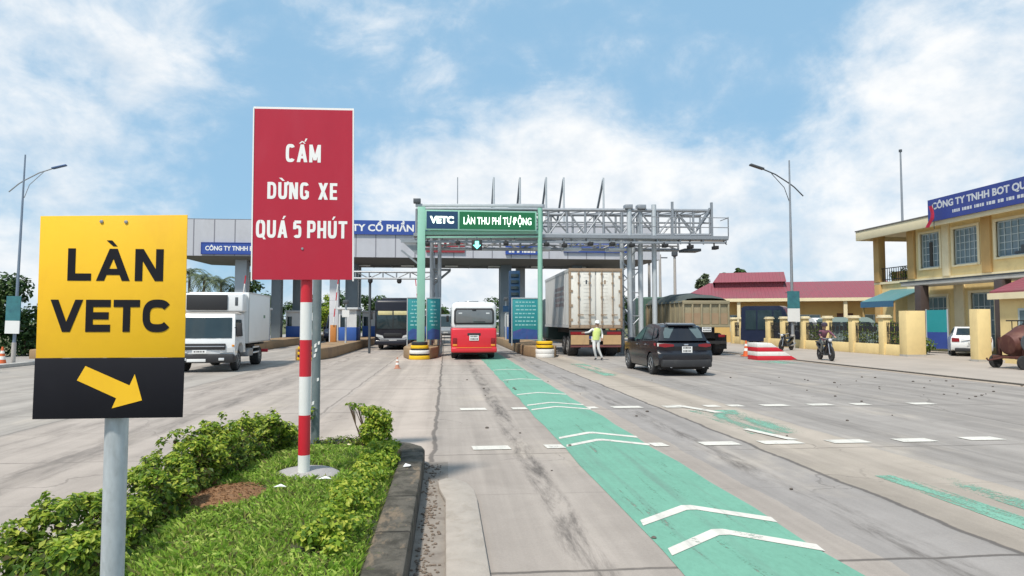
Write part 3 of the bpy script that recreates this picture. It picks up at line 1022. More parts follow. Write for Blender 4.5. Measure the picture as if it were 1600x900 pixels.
mb.build('rivet', steel, rsign)
mb = MB()
mb.lathe([(.31, -.04), (.30, .012), (.25, .04), (.16, .06), (.08, .075), (.05, .08)], (.0, .12, soil_z(-1.285, 6.6)), 'z', 32)
mb.build('footing', mat("footing_concrete", (.36, .34, .33), .95, 0, .2, 9, .4, (.22, .20, .18), bump=.5), rsign)

dsign = thing('sign_post', 'weathered grey-green sign post behind the red sign with a round-cornered board', 'sign', (-1.56, 8.35, 0))
mb = MB()
mb.cyl((0, 0, .05), (0, 0, 3.2), .052, n=16)
mb.build('post', post_grey, dsign)
mb = MB()
pts = []
for cx, cz, a0 in ((.16, 3.02, 0), (-.16, 3.02, 90), (-.16, 2.58, 180), (.16, 2.58, 270)):
    for q in range(7):
        t = R(a0 + q * 15)
        pts.append((cx + .18 * math.cos(t), cz + .18 * math.sin(t)))
mb.prism(pts, .06, .075, 'y')
mb.build('board', post_grey, dsign)
mb = MB()
mb.box(-.30, .30, .047, .06, 2.9, 2.94)
mb.box(-.30, .30, .047, .06, 2.52, 2.56)
mb.build('bracket', steel, dsign)
mb = MB()
rnd = random.Random(6)
for _ in range(6):
    z, a = rnd.uniform(.35, 1.7), rnd.uniform(-2.0, -.7)
    x, y = .054 * math.cos(a), .054 * math.sin(a)
    mb = MB()
    mb.plate([(x - .014, y, z), (x + .012, y - .001, z + .01), (x + .016, y, z + .035 + .03 * rnd.random()), (x - .010, y, z + .04)], (0, -.002, 0))
    mb.build('paper_scrap', plate_white, dsign)

# ------------------------------------------------------------------ toll islands, bumpers, cones
isl_side = mat("rusty_kerb_paint", (.30, .20, .11), .85, 0, .2, 1.5, .6, (.14, .10, .08), streak=(1, .3, 1))
isl_top = mat("island_concrete", (.30, .28, .26), .9, 0, .2, 2)
ISLANDS = [(-17.3, 30.8), (-11.7, 31.0), (-6.15, 30.75), (-1.2, 31.0), (4.72, 32.0), (10.3, 32.6)]
for i, (ix, iy) in enumerate(ISLANDS):
    mb = MB()
    mb.prism([(ix - .5, iy), (ix + .5, iy), (ix + .82, iy + 1.6), (ix + .82, iy + 33), (ix - .82, iy + 33), (ix - .82, iy + 1.6)], 0, .52, 'z', 0)
    structure(mb, 'toll_island', isl_side, bevel=.05)
yel_p = mat("yellow_hazard_paint", (.78, .47, .01), .5, 0, .08, 4, .2, (.35, .22, .05))
blk_p = mat("black_hazard_paint", (.018, .018, .02), .55, 0, .2, 4, .3, (.10, .09, .08))
wht_p = mat("white_hazard_paint", (.74, .72, .68), .55, 0, .08, 4, .25, (.45, .38, .30))


def bumper(x, y, label, bands, grp='striped crash bumpers in front of the toll islands'):
    t = thing('crash_bumper', label, 'crash bumper', (x, y, 0), 0, grp)
    nb = len(bands)
    H = .80
    for i, (m_, h0, h1, r) in enumerate(bands):
        mb = MB()
        prof = []
        for q in range(13):
            a = math.pi * (1 + q / 12)
            prof.append((r * math.cos(a), r * .8 * math.sin(a)))
        prof = [(a * .86, b_ * .86) for a, b_ in prof] + [(r * .86, .40), (-r * .86, .40)]
        mb.prism(prof, h0 * H, h1 * H, 'z')
        mb.build('band', m_, t, bevel=.03)
    return t


B1 = [(yel_p, 0, .22, .55), (blk_p, .22, .32, .50), (wht_p, .32, .52, .53), (blk_p, .52, .62, .46), (yel_p, .62, .80, .47), (blk_p, .80, .99, .42)]
bumper(-1.2, 30.95, 'yellow black and white striped crash bumper at the foot of the thick green post', B1)
B2 = [(wht_p, 0, .25, .52), (wht_p, .25, .5, .53), (blk_p, .5, .58, .44), (yel_p, .58, .74, .47), (blk_p, .74, .80, .40), (yel_p, .80, .97, .44)]
bumper(4.72, 32.0, 'white and yellow crash bumper between the red bus and the container truck', B2)
B3 = [(yel_p, 0, .16, .50), (blk_p, .16, .30, .46), (yel_p, .30, .46, .48), (blk_p, .46, .60, .44), (yel_p, .60, .76, .46), (blk_p, .76, .98, .42)]
bumper(-6.15, 30.75, 'black and yellow striped crash bumper seen behind the red and white pole', B3)

cone_o = mat("orange_cone_plastic", (.62, .12, .03), .55, 0, .1, 6, .25, (.35, .12, .06))
cone_f = mat("faded_cone_plastic", (.48, .22, .14), .7, 0, .15, 6, .3, (.28, .2, .16))


def cone(x, y, label, h, m_, lean=0):
    t = thing('traffic_cone', label, 'traffic cone', (x, y, 0))
    t.rotation_euler = (0, R(lean), 0)
    mb = MB()
    s_ = h * .27
    mb.box(-s_, s_, -s_, s_, 0, h * .06)
    mb.build('base', m_, t, bevel=.01)
    mb = MB()
    mb.lathe([(h * .2, h * .06), (h * .04, h), (h * .03, h)], (0, 0, 0), 'z', 16)
    mb.build('body', m_, t)
    for a, b_ in ((.35, .52), (.66, .8)):
        mb = MB()
        rr = lambda q: h * (.2 - .16 * (q - .06) / .94) + .004
        mb.lathe([(rr(a), h * a), (rr(b_), h * b_)], (0, 0, 0), 'z', 16)
        mb.build('reflective_band', wht_p, t)
    return t


cone(-1.76, 24.9, 'small faded orange cone standing alone in front of the left bumper', .42, cone_f)
cone(14.75, 32.0, 'orange and white cone left of the red and white kerb ramp', .78, cone_o)
cone(-16.9, 27.6, 'orange cone at the foot of the left street lamp', .75, cone_o)
mb = MB()
tb = thing('striped_barrier', 'red and white striped concrete ramp block by the right lamp post', 'barrier', (14.7, 29.2, 0))
for i, (z0_, z1_, xa, xb) in enumerate(((0, .19, -.95, .95), (.19, .38, -.95, .62), (.38, .57, -.95, .3), (.57, .76, -.95, -.02))):
    mb = MB()
    mb.prism([(xa, z0_), (xb, z0_), (xb - (.33 if i < 3 else .28), z1_), (xa, z1_)], -.5, .5, 'y')
    mb.build('stripe_course', [band_red, wht_p, band_red, wht_p][i], tb, bevel=.012)

# ------------------------------------------------------------------ green portal with its lit sign
portal_green = mat("pale_green_paint", (.26, .50, .39), .45, .1, .10, 3, .25, (.30, .42, .38))
portal = thing('portal_frame', 'pale green steel portal frame over the automatic lane', 'gantry', (1.6, 32.6, .5))
mb = MB()
mb.box(-2.99, -2.62, -.18, .18, 0, 6.75)
mb.build('column', portal_green, portal, bevel=.015)
mb = MB()
mb.cyl((2.98, 0, 0), (2.98, 0, 6.8), .12, n=14)
mb.build('column', portal_green, portal)
mb = MB()
mb.bar((-2.85, 0, 5.5), (3.0, 0, 5.62), .16, .2)
mb.bar((-2.85, -.05, 5.28), (3.0, -.05, 5.38), .07, .08)
mb.build('crossbeam', portal_green, portal, bevel=.01)
mb = MB()
mb.bar((-3.1, 0, 6.84), (3.1, 0, 6.92), .14, .14)
mb.bar((-3.1, .9, 6.84), (3.1, .9, 6.92), .10, .10)
mb.build('top_rail', steel_light, portal, bevel=.01)
mb = MB()
mb.box(-3.2, -2.85, -.2, .1, 6.93, 7.15)
mb.build('camera_box', steel_dark, portal, bevel=.02)
mb = MB()
for a in range(7):
    x = -2.3 + a * .9
    mb.bar((x, .03, 5.62), (x, .03, 6.6), .05, .05)
mb.build('hanger', portal_green, portal)
lsign = thing('lane_sign', 'dark green lit sign board in the green portal frame', 'sign', (1.6, 32.45, 6.12))
green_face = mat("dark_green_sign_face", (.006, .14, .05), .5, 0, .1, 3)
navy_face = mat("navy_sign_face", (.01, .05, .12), .5, 0, .1, 3)
lit = mat("lit_letters", (.8, .85, .8), .5, 0, .02, emit=((.75, 1, .8), 1.1))
mb = MB()
mb.box(-2.62, 2.78, -.08, .1, 0, .98)
mb.build('cabinet', portal_green, lsign, bevel=.01)
mb = MB()
mb.box(-.98, 2.70, -.092, -.0805, .07, .91)
mb.build('panel', green_face, lsign)
mb = MB()
mb.box(-2.56, -1.06, -.092, -.0805, .07, .91)
mb.build('panel', navy_face, lsign)
lettering('VETC', lit, lsign, 1.15, .36, (-2.4, -.0935, .32), .05, .001)
lettering('LÀN THU PHÍ TỰ ĐỘNG', lit, lsign, 3.3, .36, (-.78, -.0935, .30), .012, .001)
tl = thing('lane_signal', 'black lane signal box glowing with a teal arrow under the green sign', 'traffic light', (1.47, 32.5, 5.17))
mb = MB()
mb.box(-.25, .25, -.08, .08, 0, .5)
mb.build('housing', black, tl, bevel=.01)
mb = MB()
mb.prism([(0, .06), (.19, .25), (.09, .25), (.09, .44), (-.09, .44), (-.09, .25), (-.19, .25)], -.09, -.081, 'y')
mb.build('arrow', mat("teal_led", (.2, .8, .7), .5, 0, .02, emit=((.15, 1, .75), 1.8)), tl)
mb = MB()
mb.box(-.03, .03, -.03, .03, .5, .64)
mb.build('hanger', steel_dark, tl)

# ------------------------------------------------------------------ silver equipment gantry
gt = thing('equipment_gantry', 'long galvanised lattice gantry with cameras and a walkway reaching out to the right', 'gantry', (0, 33.6, 0))


def truss(x0, x1, zb0, zb1, h, y0, name, pitch=1.35, diag=True, r=.092):
    mb = MB()
    zb = lambda x: zb0 + (zb1 - zb0) * (x - x0) / (x1 - x0)
    for dz_ in (0, h):
        mb.tube([(x0, y0, zb(x0) + dz_), (x1, y0, zb(x1) + dz_)], r, 8)
    k = max(1, round((x1 - x0) / pitch))
    for i in range(k + 1):
        x = x0 + (x1 - x0) * i / k
        mb.tube([(x, y0, zb(x)), (x, y0, zb(x) + h)], r * .62, 6)
        if i < k and diag:
            x2 = x0 + (x1 - x0) * (i + 1) / k
            a, b_ = (zb(x), zb(x2) + h) if i % 2 else (zb(x) + h, zb(x2))
            mb.tube([(x, y0, a), (x2, y0, b_)], r * .5, 6)
        if i < k and diag:
            xm_ = (x + x2) / 2
            mb.tube([(x, y0, zb(x) + h * .5), (x2, y0, zb(x2) + h * .5)], r * .5, 6)
    return mb.build(name, steel, gt)


truss(-1.5, 13.7, 6.05, 6.2, 1.28, 0, 'truss', .95)
truss(-1.5, 13.7, 6.05, 6.2, 1.28, 1.5, 'truss', 1.2)
truss(-1.5, 12.6, 5.55, 5.62, .42, 1.9, 'lower_truss', 1.1)
mb = MB()
for i in range(13):
    x = -1.5 + i * 15.2 / 12
    z = 6.05 + .15 * i / 12
    mb.tube([(x, 0, z), (x, 1.5, z)], .035, 6)
    mb.tube([(x, 0, z + 1.28), (x, 1.5, z + 1.28)], .035, 6)
    if i < 12:
        mb.tube([(x, 0, z), (x + 1.26, 1.5, z + .01)], .028, 6)
        mb.tube([(x, 1.5, z + 1.28), (x + 1.26, 0, z + 1.29)], .028, 6)
mb.build('cross_bracing', steel, gt)
mb = MB()
mb.box(-1.6, 14.3, -.75, -.08, 5.86, 5.93)
mb.bar((-1.6, -.78, 5.95), (14.3, -.78, 5.98), .05, .16)
mb.bar((-2.2, -.75, 5.6), (14.1, -.75, 5.72), .08, .10)
for i in range(14):
    x = -1.4 + i * 1.2
    mb.bar((x, -.7, 5.66), (x, -.7, 5.9), .05)
    mb.bar((x, -.75, 5.64), (x, .0, 6.05), .05)
mb.build('walkway', steel, gt)
mb = MB()
for i in range(5):
    x = 10.3 + i * 1.0
    mb.tube([(x, -.76, 5.98), (x, -.76, 7.05 if i < 4 else 7.0)], .025, 6)
for z in (6.5, 7.0):
    mb.tube([(10.3, -.76, z), (14.3, -.76, z)], .022, 6)
mb.tube([(14.3, -.76, 5.98), (14.3, -.76, 7.05)], .025, 6)
mb.tube([(14.3, -.76, 7.0), (14.3, .2, 7.0)], .022, 6)
mb.build('railing', steel, gt)
mb = MB()
for x in (11.6, 13.7):
    mb = MB()
    mb.bar((x, -.1, 6.1), (x, -.1, 7.9), .11, .11)
    mb.build('end_post', steel, gt)
mb = MB()
mb.bar((12.9, -.1, 6.5), (13.6, -.1, 7.6), .09, .09)
mb.build('end_brace', steel, gt)
for x, y, r, zt in ((9.35, .0, .13, 7.7), (9.95, .1, .13, 7.7), (9.35, 1.5, .11, 7.4), (9.95, 1.5, .11, 7.4), (10.65, .0, .13, 7.75)):
    mb = MB()
    mb.cyl((x, y, 0), (x, y, zt), r, n=14)
    mb.cyl((x, y, 0), (x, y, .08), r * 1.9, n=14)
    mb.build('column', steel_light, gt)
mb = MB()
for i in range(9):
    z = .8 + i * .6
    mb.tube([(9.35, 0, z), (9.95, .1, z + (.6 if i % 2 else -.0))], .028, 6)
    mb.tube([(9.35, 1.5, z), (9.95, 1.5, z + .5)], .028, 6)
    mb.tube([(9.35, 0, z), (9.35, 1.5, z + .5)], .028, 6)
mb.build('column_bracing', steel, gt)
for x in (-.75, -.35):
    mb = MB()
    mb.cyl((x, 1.2, .5), (x, 1.2, 7.2), .10, n=12)
    mb.build('column', steel, gt)
mb = MB()
mb.box(9.1, 9.5, -.2, .25, 7.5, 7.72)
mb.box(9.75, 10.2, -.2, .25, 7.5, 7.72)
mb.box(3.2, 5.0, .2, 1.2, 7.42, 7.72)
mb.build('equipment_box', steel, gt, bevel=.02)
rnd = random.Random(21)
for i, x in enumerate((-.9, .55, 2.9, 4.9, 5.8, 7.1, 8.2, 9.2, 10.9, 12.2, 13.5)):
    mb = MB()
    z = 5.5 + rnd.uniform(-.05, .1)
    mb.box(x - .11, x + .11, -1.2, -.78, z - .1, z + .07)
    mb.cyl((x, -1.22, z - .02), (x, -1.2, z - .02), .06, n=10)
    mb.box(x - .025, x + .025, -.9, -.8, z + .06, 5.7)
    mb.build('camera', black, gt, bevel=.01)
for x in (4.75, 6.3, 8.6, 12.5):
    mb = MB()
    mb.box(x - .45, x + .45, -.55, .3, 5.3, 5.44)
    mb.box(x - .04, x + .04, -.2, -.1, 5.44, 5.87)
    mb.build('antenna_panel', steel_light if x < 9 else steel_dark, gt, bevel=.02)
mb = MB()
mb.plate([(-2.3, -.6, 5.75), (-1.35, -.6, 5.75), (-1.35, -.6, 4.9)], (0, .06, 0))
mb.bar((-2.2, -.5, 5.2), (-1.2, -.5, 4.4), .09)
mb.build('side_bracket', steel, gt)

# lower beam with cameras over the left lanes
cg = thing('camera_beam', 'low grey lattice beam with black cameras over the coach lane', 'gantry', (-3.5, 37, 0))
mb = MB()
for z in (4.06, 4.42):
    mb.tube([(-5.8, 0, z), (3.0, 0, z)], .055, 8)
for i in range(13):
    x = -5.8 + i * 8.8 / 12
    mb.tube([(x, 0, 4.06), (x, 0, 4.42)], .04, 6)
    if i < 12:
        mb.tube([(x, 0, 4.06 if i % 2 else 4.42), (x + .733, 0, 4.42 if i % 2 else 4.06)], .03, 6)
mb.build('beam', steel, cg)
mb = MB()
mb.cyl((-.63, .1, .0), (-.63, .1, 4.2), .07, n=12)
mb.build('post', steel_dark, cg)
mb = MB()
mb.cyl((2.75, 0, .5), (2.75, 0, 5.2), .14, n=12)
mb.build('post', steel, cg)
mb = MB()
mb.bar((2.75, -.1, 4.55), (3.75, -.1, 4.55), .12)
mb.bar((2.8, -.1, 3.75), (3.7, -.1, 4.5), .12)
mb.build('arm', steel_dark, cg)
for x in (-.6, .95):
    mb = MB()
    mb.lathe([(.05, 0), (.13, -.06), (.13, -.18), (.07, -.26)], (x, -.05, 4.05), 'z', 12)
    mb.build('dome_camera', black, cg)

# ------------------------------------------------------------------ toll canopy
can = thing('toll_canopy', 'wide grey-panelled toll plaza canopy roof on columns', 'canopy', (-1.6, 50, 0))
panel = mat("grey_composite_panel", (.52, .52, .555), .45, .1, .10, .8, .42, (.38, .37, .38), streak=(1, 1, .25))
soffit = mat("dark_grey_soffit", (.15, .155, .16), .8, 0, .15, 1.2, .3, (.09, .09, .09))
x0, x1 = -17.9, 17.9
mb = MB()
mb.box(x0, x1, 0, .25, 6.45, 9.12)
k = 25
mb2 = MB()
for i in range(1, k):
    x = x0 + (x1 - x0) * i / k
    mb2.box(x - .035, x + .035, -.012, -.002, 6.47, 9.08)
mb2.box(x0, x1, -.012, -.003, 9.1, 9.13)
mb.build('fascia', panel, can)
mb2.build('fascia_seam', mat("panel_seam", (.22, .22, .25), .6, 0, .1, 3), can)
mb = MB()
mb.box(x0, x1, 7.75, 8, 6.45, 9.12)
mb.box(x0, x0 + .25, .25, 7.75, 6.45, 9.12)
mb.box(x1 - .25, x1, .25, 7.75, 6.45, 9.12)
mb.build('side_fascia', panel, can)
mb = MB()
mb.box(x0 + .3, x1 - .3, .3, 7.7, 8.6, 8.75)
mb.build('roof_deck', steel_dark, can)
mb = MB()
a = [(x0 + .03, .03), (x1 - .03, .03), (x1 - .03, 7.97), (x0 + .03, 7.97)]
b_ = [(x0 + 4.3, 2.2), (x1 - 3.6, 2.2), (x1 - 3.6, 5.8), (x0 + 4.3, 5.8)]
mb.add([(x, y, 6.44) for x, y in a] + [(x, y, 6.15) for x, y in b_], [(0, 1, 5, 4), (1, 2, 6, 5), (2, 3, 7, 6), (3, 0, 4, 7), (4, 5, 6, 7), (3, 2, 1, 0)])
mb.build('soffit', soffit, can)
mb = MB()
for i in range(1, 18):
    x = x0 + 4.3 + (x1 - x0 - 7.9) * i / 18
    mb.box(x - .03, x + .03, 2.25, 5.75, 6.12, 6.147)
for y in (3.4, 4.6):
    mb.box(x0 + 4.4, x1 - 3.7, y - .03, y + .03, 6.115, 6.1455)
mb.build('soffit_seam', steel_dark, can)
for i in range(8):
    mb = MB()
    x = -11.6 + i * 3.4
    mb.box(x - .5, x + .5, 2.7, 3.0, 6.02, 6.11)
    mb.build('lamp', plate_white, can)
col_l = mat("pale_column_cladding", (.42, .45, .48), .5, .1, .1, 1.5, .2, (.3, .3, .3))
col_w = mat("white_column_paint", (.66, .66, .68), .5, 0, .1, 1.5, .25, (.45, .42, .40))
col_d = mat("dark_column_cladding", (.17, .20, .22), .5, .1, .15, 1.5)
for x, y, wd, m_ in ((-13.5, 1.6, .42, col_l), (-11.3, 3, .36, col_d), (-10.2, 5.2, .36, col_d), (-5.6, 2.6, .46, col_d), (.75, 2.6, .35, col_l), (6.25, 2.6, .42, col_d),
                     (7.7, 5.2, .36, col_l), (11.9, 2.6, .40, col_d), (13.2, 5.2, .35, col_d), (-5.6, 5.4, .3, col_d), (6.25, 5.4, .3, col_d)):
    mb = MB()
    mb.box(x - wd, x + wd, y - wd, y + wd, 0, 6.3)
    mb.build('column', m_, can, bevel=.03)
wc = thing('square_post', 'white square post standing under the canopy just right of the banded sign pole', 'post', (-8.35, 51.6, 0))
mb = MB()
mb.box(-.33, .33, -.33, .33, 0, 6.4)
mb.build('shaft', col_w, wc, bevel=.02)
mb = MB()
for z in (1.2, 2.3, 3.3, 4.3):
    mb.box(-.335, .335, -.335, .335, z, z + .02)
mb.build('joint', panel, wc)

# masts on the canopy
for i, (x, top) in enumerate(((3.66, 13.0), (5.72, 13.05), (7.8, 13.1), (9.2, 13.12), (12.4, 13.15))):
    lab = ['leftmost tapered roof mast with a raking back stay, above the green sign', 'second roof mast from the left, above the end of the green sign', 'middle roof mast of the five leaning masts',
           'fourth roof mast from the left, above the container truck', 'rightmost and most leaning roof mast of the canopy'][i]
    t = thing('roof_mast', lab, 'mast', (x, 52, 8.75), 0, 'raking masts on the canopy roof')
    mb = MB()
    mb.tube([(0, 0, 0), (0, 0, top - 8.75)], [.09, .07], 8)
    mb.build('pole', steel_light, t)
    mb = MB()
    mb.bar((0, 4.6, 0), (0, .08, top - 8.9), .15, .16)
    mb.build('stay', steel, t)
t = thing('lightning_rod', 'thin grey rod on the canopy roof above the left part of the green sign', 'rod', (.84, 52, 8.75))
mb = MB()
mb.tube([(0, 0, 0), (0, 0, 4.2)], [.05, .035], 6)
mb.build('rod', steel, t)
mb = MB()
mb.cyl((0, 0, 0), (0, 0, .1), .15, n=10)
mb.build('base', steel, t)

# signs on the canopy fascia


def fascia_sign(label, x0, x1, z0, z1, face, texts, frame=None, blur=0):
    t = thing('fascia_sign', label, 'sign', ((x0 + x1) / 2, 49.98, z0))
    hw, h = (x1 - x0) / 2, z1 - z0
    mb = MB()
    mb.box(-hw, hw, -.12, -.01, 0, h)
    mb.build('panel', face, t)
    if frame:
        mb = MB()
        for a in ((-hw - .03, hw + .03, h, h + .05), (-hw - .03, hw + .03, -.05, 0), (-hw - .05, -hw, -.05, h + .05), (hw, hw + .05, -.05, h + .05)):
            mb.box(a[0], a[1], -.14, -.012, a[2], a[3])
        mb.build('frame', frame, t)
    for body, x, z, wd, cap in texts:
        lettering(body, white_text, t, wd, cap, (x - (x0 + x1) / 2, -.122, z - z0), .03, .004)
    if blur:                                     # writing too small to read in the photo: rows of strokes
        rn = random.Random(blur)
        mb = MB()
        for zz in (h * .2, h * .6):
            xx = -hw + .25
            while xx < hw - .4:
                l_ = rn.uniform(.08, .22)
                mb.box(xx, xx + l_, -.126, -.1205, zz, zz + h * .2)
                xx += l_ + (.05 if rn.random() < .75 else .2)
        mb.build('writing', plate_white, t)
    return t


fascia_sign('low narrow blue sign on the canopy fascia, left of the red sign', -17.45, -10.6, 6.6, 7.36, blue_sign, [('CÔNG TY TNHH BOT QUẢNG BÌNH', -17.2, 6.82, 6.4, .34)], mat("blue_frame", (.02, .05, .28), .5))
fascia_sign('long blue sign along the top of the canopy fascia, between red sign and green portal', -9.9, -1.4, 8.12, 9.16, blue_sign, [('CÔNG TY CỔ PHẦN', -9.4, 8.36, 7.0, .52)])
fascia_sign('dark red sign on the canopy fascia under the green portal sign', -1.5, 1.35, 6.85, 7.75, mat("dark_red_sign_face", (.28, .03, .04), .5, 0, .12, 2), [], None, 3)
fascia_sign('blue sign on the canopy fascia behind the right part of the lattice gantry', 8.8, 13.7, 6.95, 7.7, blue_sign, [], None, 4)
fascia_sign('short blue sign on the canopy fascia left of the thin green column', 4.4, 6.9, 6.75, 7.4, blue_sign, [], None, 5)

# toll booths and boards
booth_w = mat("booth_white_panel", (.62, .63, .63), .5, 0, .08, 3, .2, (.4, .38, .35))
booth_b = mat("booth_blue_panel", (.03, .10, .36), .5, 0, .12, 3, .15, (.1, .12, .25))


def booth(x, y, label):
    t = thing('toll_booth', label, 'toll booth', (x, y, .52), 0, 'toll booths under the canopy')
    mb = MB()
    mb.box(-.55, .55, -1, 1, 0, .85)
    mb.build('base_panel', booth_b, t, bevel=.02)
    mb = MB()
    for sx in (-1, 1):
        for sy in (-1, 1):
            mb.box(sx * .5 - .05, sx * .5 + .05, sy * .95 - .05, sy * .95 + .05, .85, 1.95)
    mb.box(-.53, .53, -.97, .97, 1.6, 1.95)
    mb.box(-.1, .54, -.98, -.94, .85, 1.7)
    mb.build('frame', booth_w, t)
    mb = MB()
    mb.box(-.5, .5, -.93, .93, .86, 1.6)
    mb.build('window', glass_blue, t)
    mb = MB()
    mb.box(-.65, .65, -1.15, 1.15, 1.95, 2.08)
    mb.build('roof', booth_w, t, bevel=.03)


booth(-6.15, 44, 'white toll booth with a blue base beside the white square post')
booth(-11.9, 44, 'toll booth with a blue base just right of the white refrigerated truck')
booth(-1.2, 48, 'toll booth behind the teal boards of the green portal')
booth(4.72, 47, 'toll booth behind the teal board beside the thin green column')
booth(10.3, 47, 'toll booth in the shade behind the container truck')
booth(-6.15, 56, 'farther toll booth behind the blue-based booth by the white post')
booth(-11.9, 55, 'farther toll booth under the left canopy columns')
booth(-1.2, 59, 'farthest toll booth between coach and minibus')
booth(-17.3, 46, 'outermost left toll booth behind the cab of the white truck')


def board(x, y, wd, label, seed):
    t = thing('notice_board', label, 'notice board', (x, y, .52), 0, 'teal notice boards on the toll islands')
    mb = MB()
    mb.box(-wd / 2, wd / 2, -.04, .04, .3, 2.35)
    mb.build('panel', teal_board, t, bevel=.01)
    mb = MB()
    mb.box(-wd / 2 - .04, -wd / 2, -.06, .06, 0, 2.4)
    mb.box(wd / 2, wd / 2 + .04, -.06, .06, 0, 2.4)
    mb.box(-wd / 2, wd / 2, -.06, .06, 2.35, 2.4)
    mb.build('frame', steel_light, t)
    mb = MB()
    mb.plate([(-wd / 2 + .03, -.046, .32), (wd / 2 - .03, -.046, .32), (wd / 2 - .03, -.046, .78), (-wd * .1, -.046, .86), (-wd / 2 + .03, -.046, .7)], (0, .005, 0))
    mb.build('picture', mat("blue_picture", (.03, .08, .26), .5, 0, .5, 4, .6, (.22, .04, .22)), t)
    mb = MB()
    rnd = random.Random(seed)
    for r_ in range(7):
        z = 1.0 + r_ * .19
        x_ = -wd / 2 + .12 + rnd.random() * .1
        while x_ < wd / 2 - .2:
            l_ = rnd.uniform(.05, .2)
            mb.box(x_, min(x_ + l_, wd / 2 - .1), -.047, -.0405, z, z + .06)
            x_ += l_ + .05
    mb.build('writing', mat("pale_teal_writing", (.28, .55, .55), .5), t)


board(-1.58, 33.6, .62, 'narrow teal notice board left of the thick green post', 1)
board(-.62, 33.9, .66, 'narrow teal notice board right of the thick green post', 2)
board(3.95, 33.6, 1.3, 'wide teal notice board left of the thin green column', 3)
for i, (x, y, sd, lab) in enumerate(((-6.6, 40.5, 1, 'lane barrier with a raised boom in front of the blue-based booth by the white post'), (-11.9, 40.5, 1, 'lane barrier just right of the white refrigerated truck'),
                                     (-1.6, 42.0, -1, 'lane barrier behind the narrow teal boards'), (4.4, 42.0, -1, 'lane barrier behind the wide teal board'), (10.3, 41.0, 1, 'lane barrier hidden in the shade right of the container truck'))):
    t = thing('lane_barrier', lab, 'barrier', (x, y, .52), 0, 'boom barriers on the toll islands')
    mb = MB()
    mb.box(-.17, .17, -.17, .17, 0, 1.0)
    mb.build('cabinet', mat("orange_barrier_cabinet", (.50, .20, .05), .5, 0, .1, 4, .2, (.2, .1, .06)), t, bevel=.02)
    for q in range(6):
        mb = MB()
        a, b_ = .1 + q * .48, .1 + (q + 1) * .48 - .004
        mb.bar((sd * .1 * a, -.2, .9 + a), (sd * .1 * b_, -.2, .9 + b_), .05, .09)
        mb.build('boom_band', band_red if q % 2 else band_white, t)
for i, (x, y, h, lab) in enumerate(((-5.6, 38.5, 2.2, 'slim lane camera post near the blue-based booth'), (-12.4, 37.5, 2.4, 'slim lane camera post left of the red and white pole'), (-.75, 37.2, 2.6, 'slim lane camera post behind the right narrow teal board'),
                                    (3.95, 44.5, 2.6, 'slim lane camera post between minibus and wide teal board'), (-6.7, 35.5, 2.0, 'slim lane camera post on the island behind the striped bumper'))):
    t = thing('camera_post', lab, 'camera post', (x, y, .52), 0, 'camera posts on the toll islands')
    mb = MB()
    mb.cyl((0, 0, 0), (0, 0, h), .05, n=10)
    mb.build('post', steel_light, t)
    mb = MB()
    mb.box(-.14, .14, -.28, .12, h, h + .2)
    mb.build('camera', steel_dark, t, bevel=.02)
    mb = MB()
    mb.box(-.2, .2, -.09, -.05, h - .75, h - .35)
    mb.build('display', navy_face if i % 2 else plate_white, t)
tv = thing('cabinet_tower', 'tall dark blue louvred cabinet above the wide teal board', 'cabinet', (3.85, 38, .5))
mb = MB()
mb.box(-.3, .3, -.25, .25, 0, 4.1)
mb.build('body', navy_face, tv, bevel=.02)
for z in (2.7, 3.05, 3.4, 3.75):
    mb = MB()
    mb.box(-.22, .22, -.29, -.251, z, z + .16)
    mb.build('louvre', glass_blue, tv)

# ------------------------------------------------------------------ vehicles
rim_grey = mat("alloy_rim", (.34, .35, .36), .35, .7, .1, 6)
rim_steel = mat("dusty_steel_rim", (.30, .29, .28), .6, .3, .2, 6, .4, (.2, .17, .14))


def wheel(parent, x, y, r, wd, rim_m=rim_steel, side=1):
    mb = MB()
    h = wd / 2
    mb.lathe([(r * .60, -h * .9), (r * .86, -h), (r * .97, -h * .8), (r, -h * .4), (r, h * .4), (r * .97, h * .8), (r * .86, h), (r * .60, h * .9)], (0, 0, 0), 'x', 26)
    wl = mb.build('wheel', rubber, parent, (x, y, r))
    mb = MB()
    mb.lathe([(r * .61, side * h * .86), (r * .56, side * h * .98), (r * .50, side * h * .6), (r * .2, side * h * .55), (r * .16, side * h * .95), (r * .05, side * h * .95)], (0, 0, 0), 'x', 20)
    for q in range(5):
        a = q * 1.2566
        mb.bar((side * h * .8, r * .15 * math.cos(a), r * .15 * math.sin(a)), (side * h * .9, r * .55 * math.cos(a), r * .55 * math.sin(a)), r * .12, .02)
    mb.build('rim', rim_m, wl)
    return wl


def sbox(name, parent, m, x0, x1, y0, y1, z0, z1, bevel=.02, seg=2):
    mb = MB()
    mb.box(x0, x1, y0, y1, z0, z1)
    return mb.build(name, m, parent, bevel=bevel, seg=seg)


def vplate(parent, x, y, z, wd=.34, ht=.2, side=-1, two=True):
    p = sbox('number_plate', parent, plate_white, x - wd / 2, x + wd / 2, y - .008, y + .008, z - ht / 2, z + ht / 2, .004, 1)
    mb = MB()
    rnd = random.Random(int(abs(x * 100) + z * 77))
    rows = ((.14, .30), (-.36, .30)) if two else ((-.2, .45),)
    yy = y + side * .0095
    for r0, hh in rows:
        xx = x - wd * .38
        while xx < x + wd * .34:
            l_ = wd * rnd.uniform(.05, .11)
            mb.box(xx, xx + l_, min(yy, yy - side * .002), max(yy, yy - side * .002), z + ht * r0, z + ht * (r0 + hh))
            xx += l_ + wd * .05
    mb.build('plate_digits', black, p)
    return p


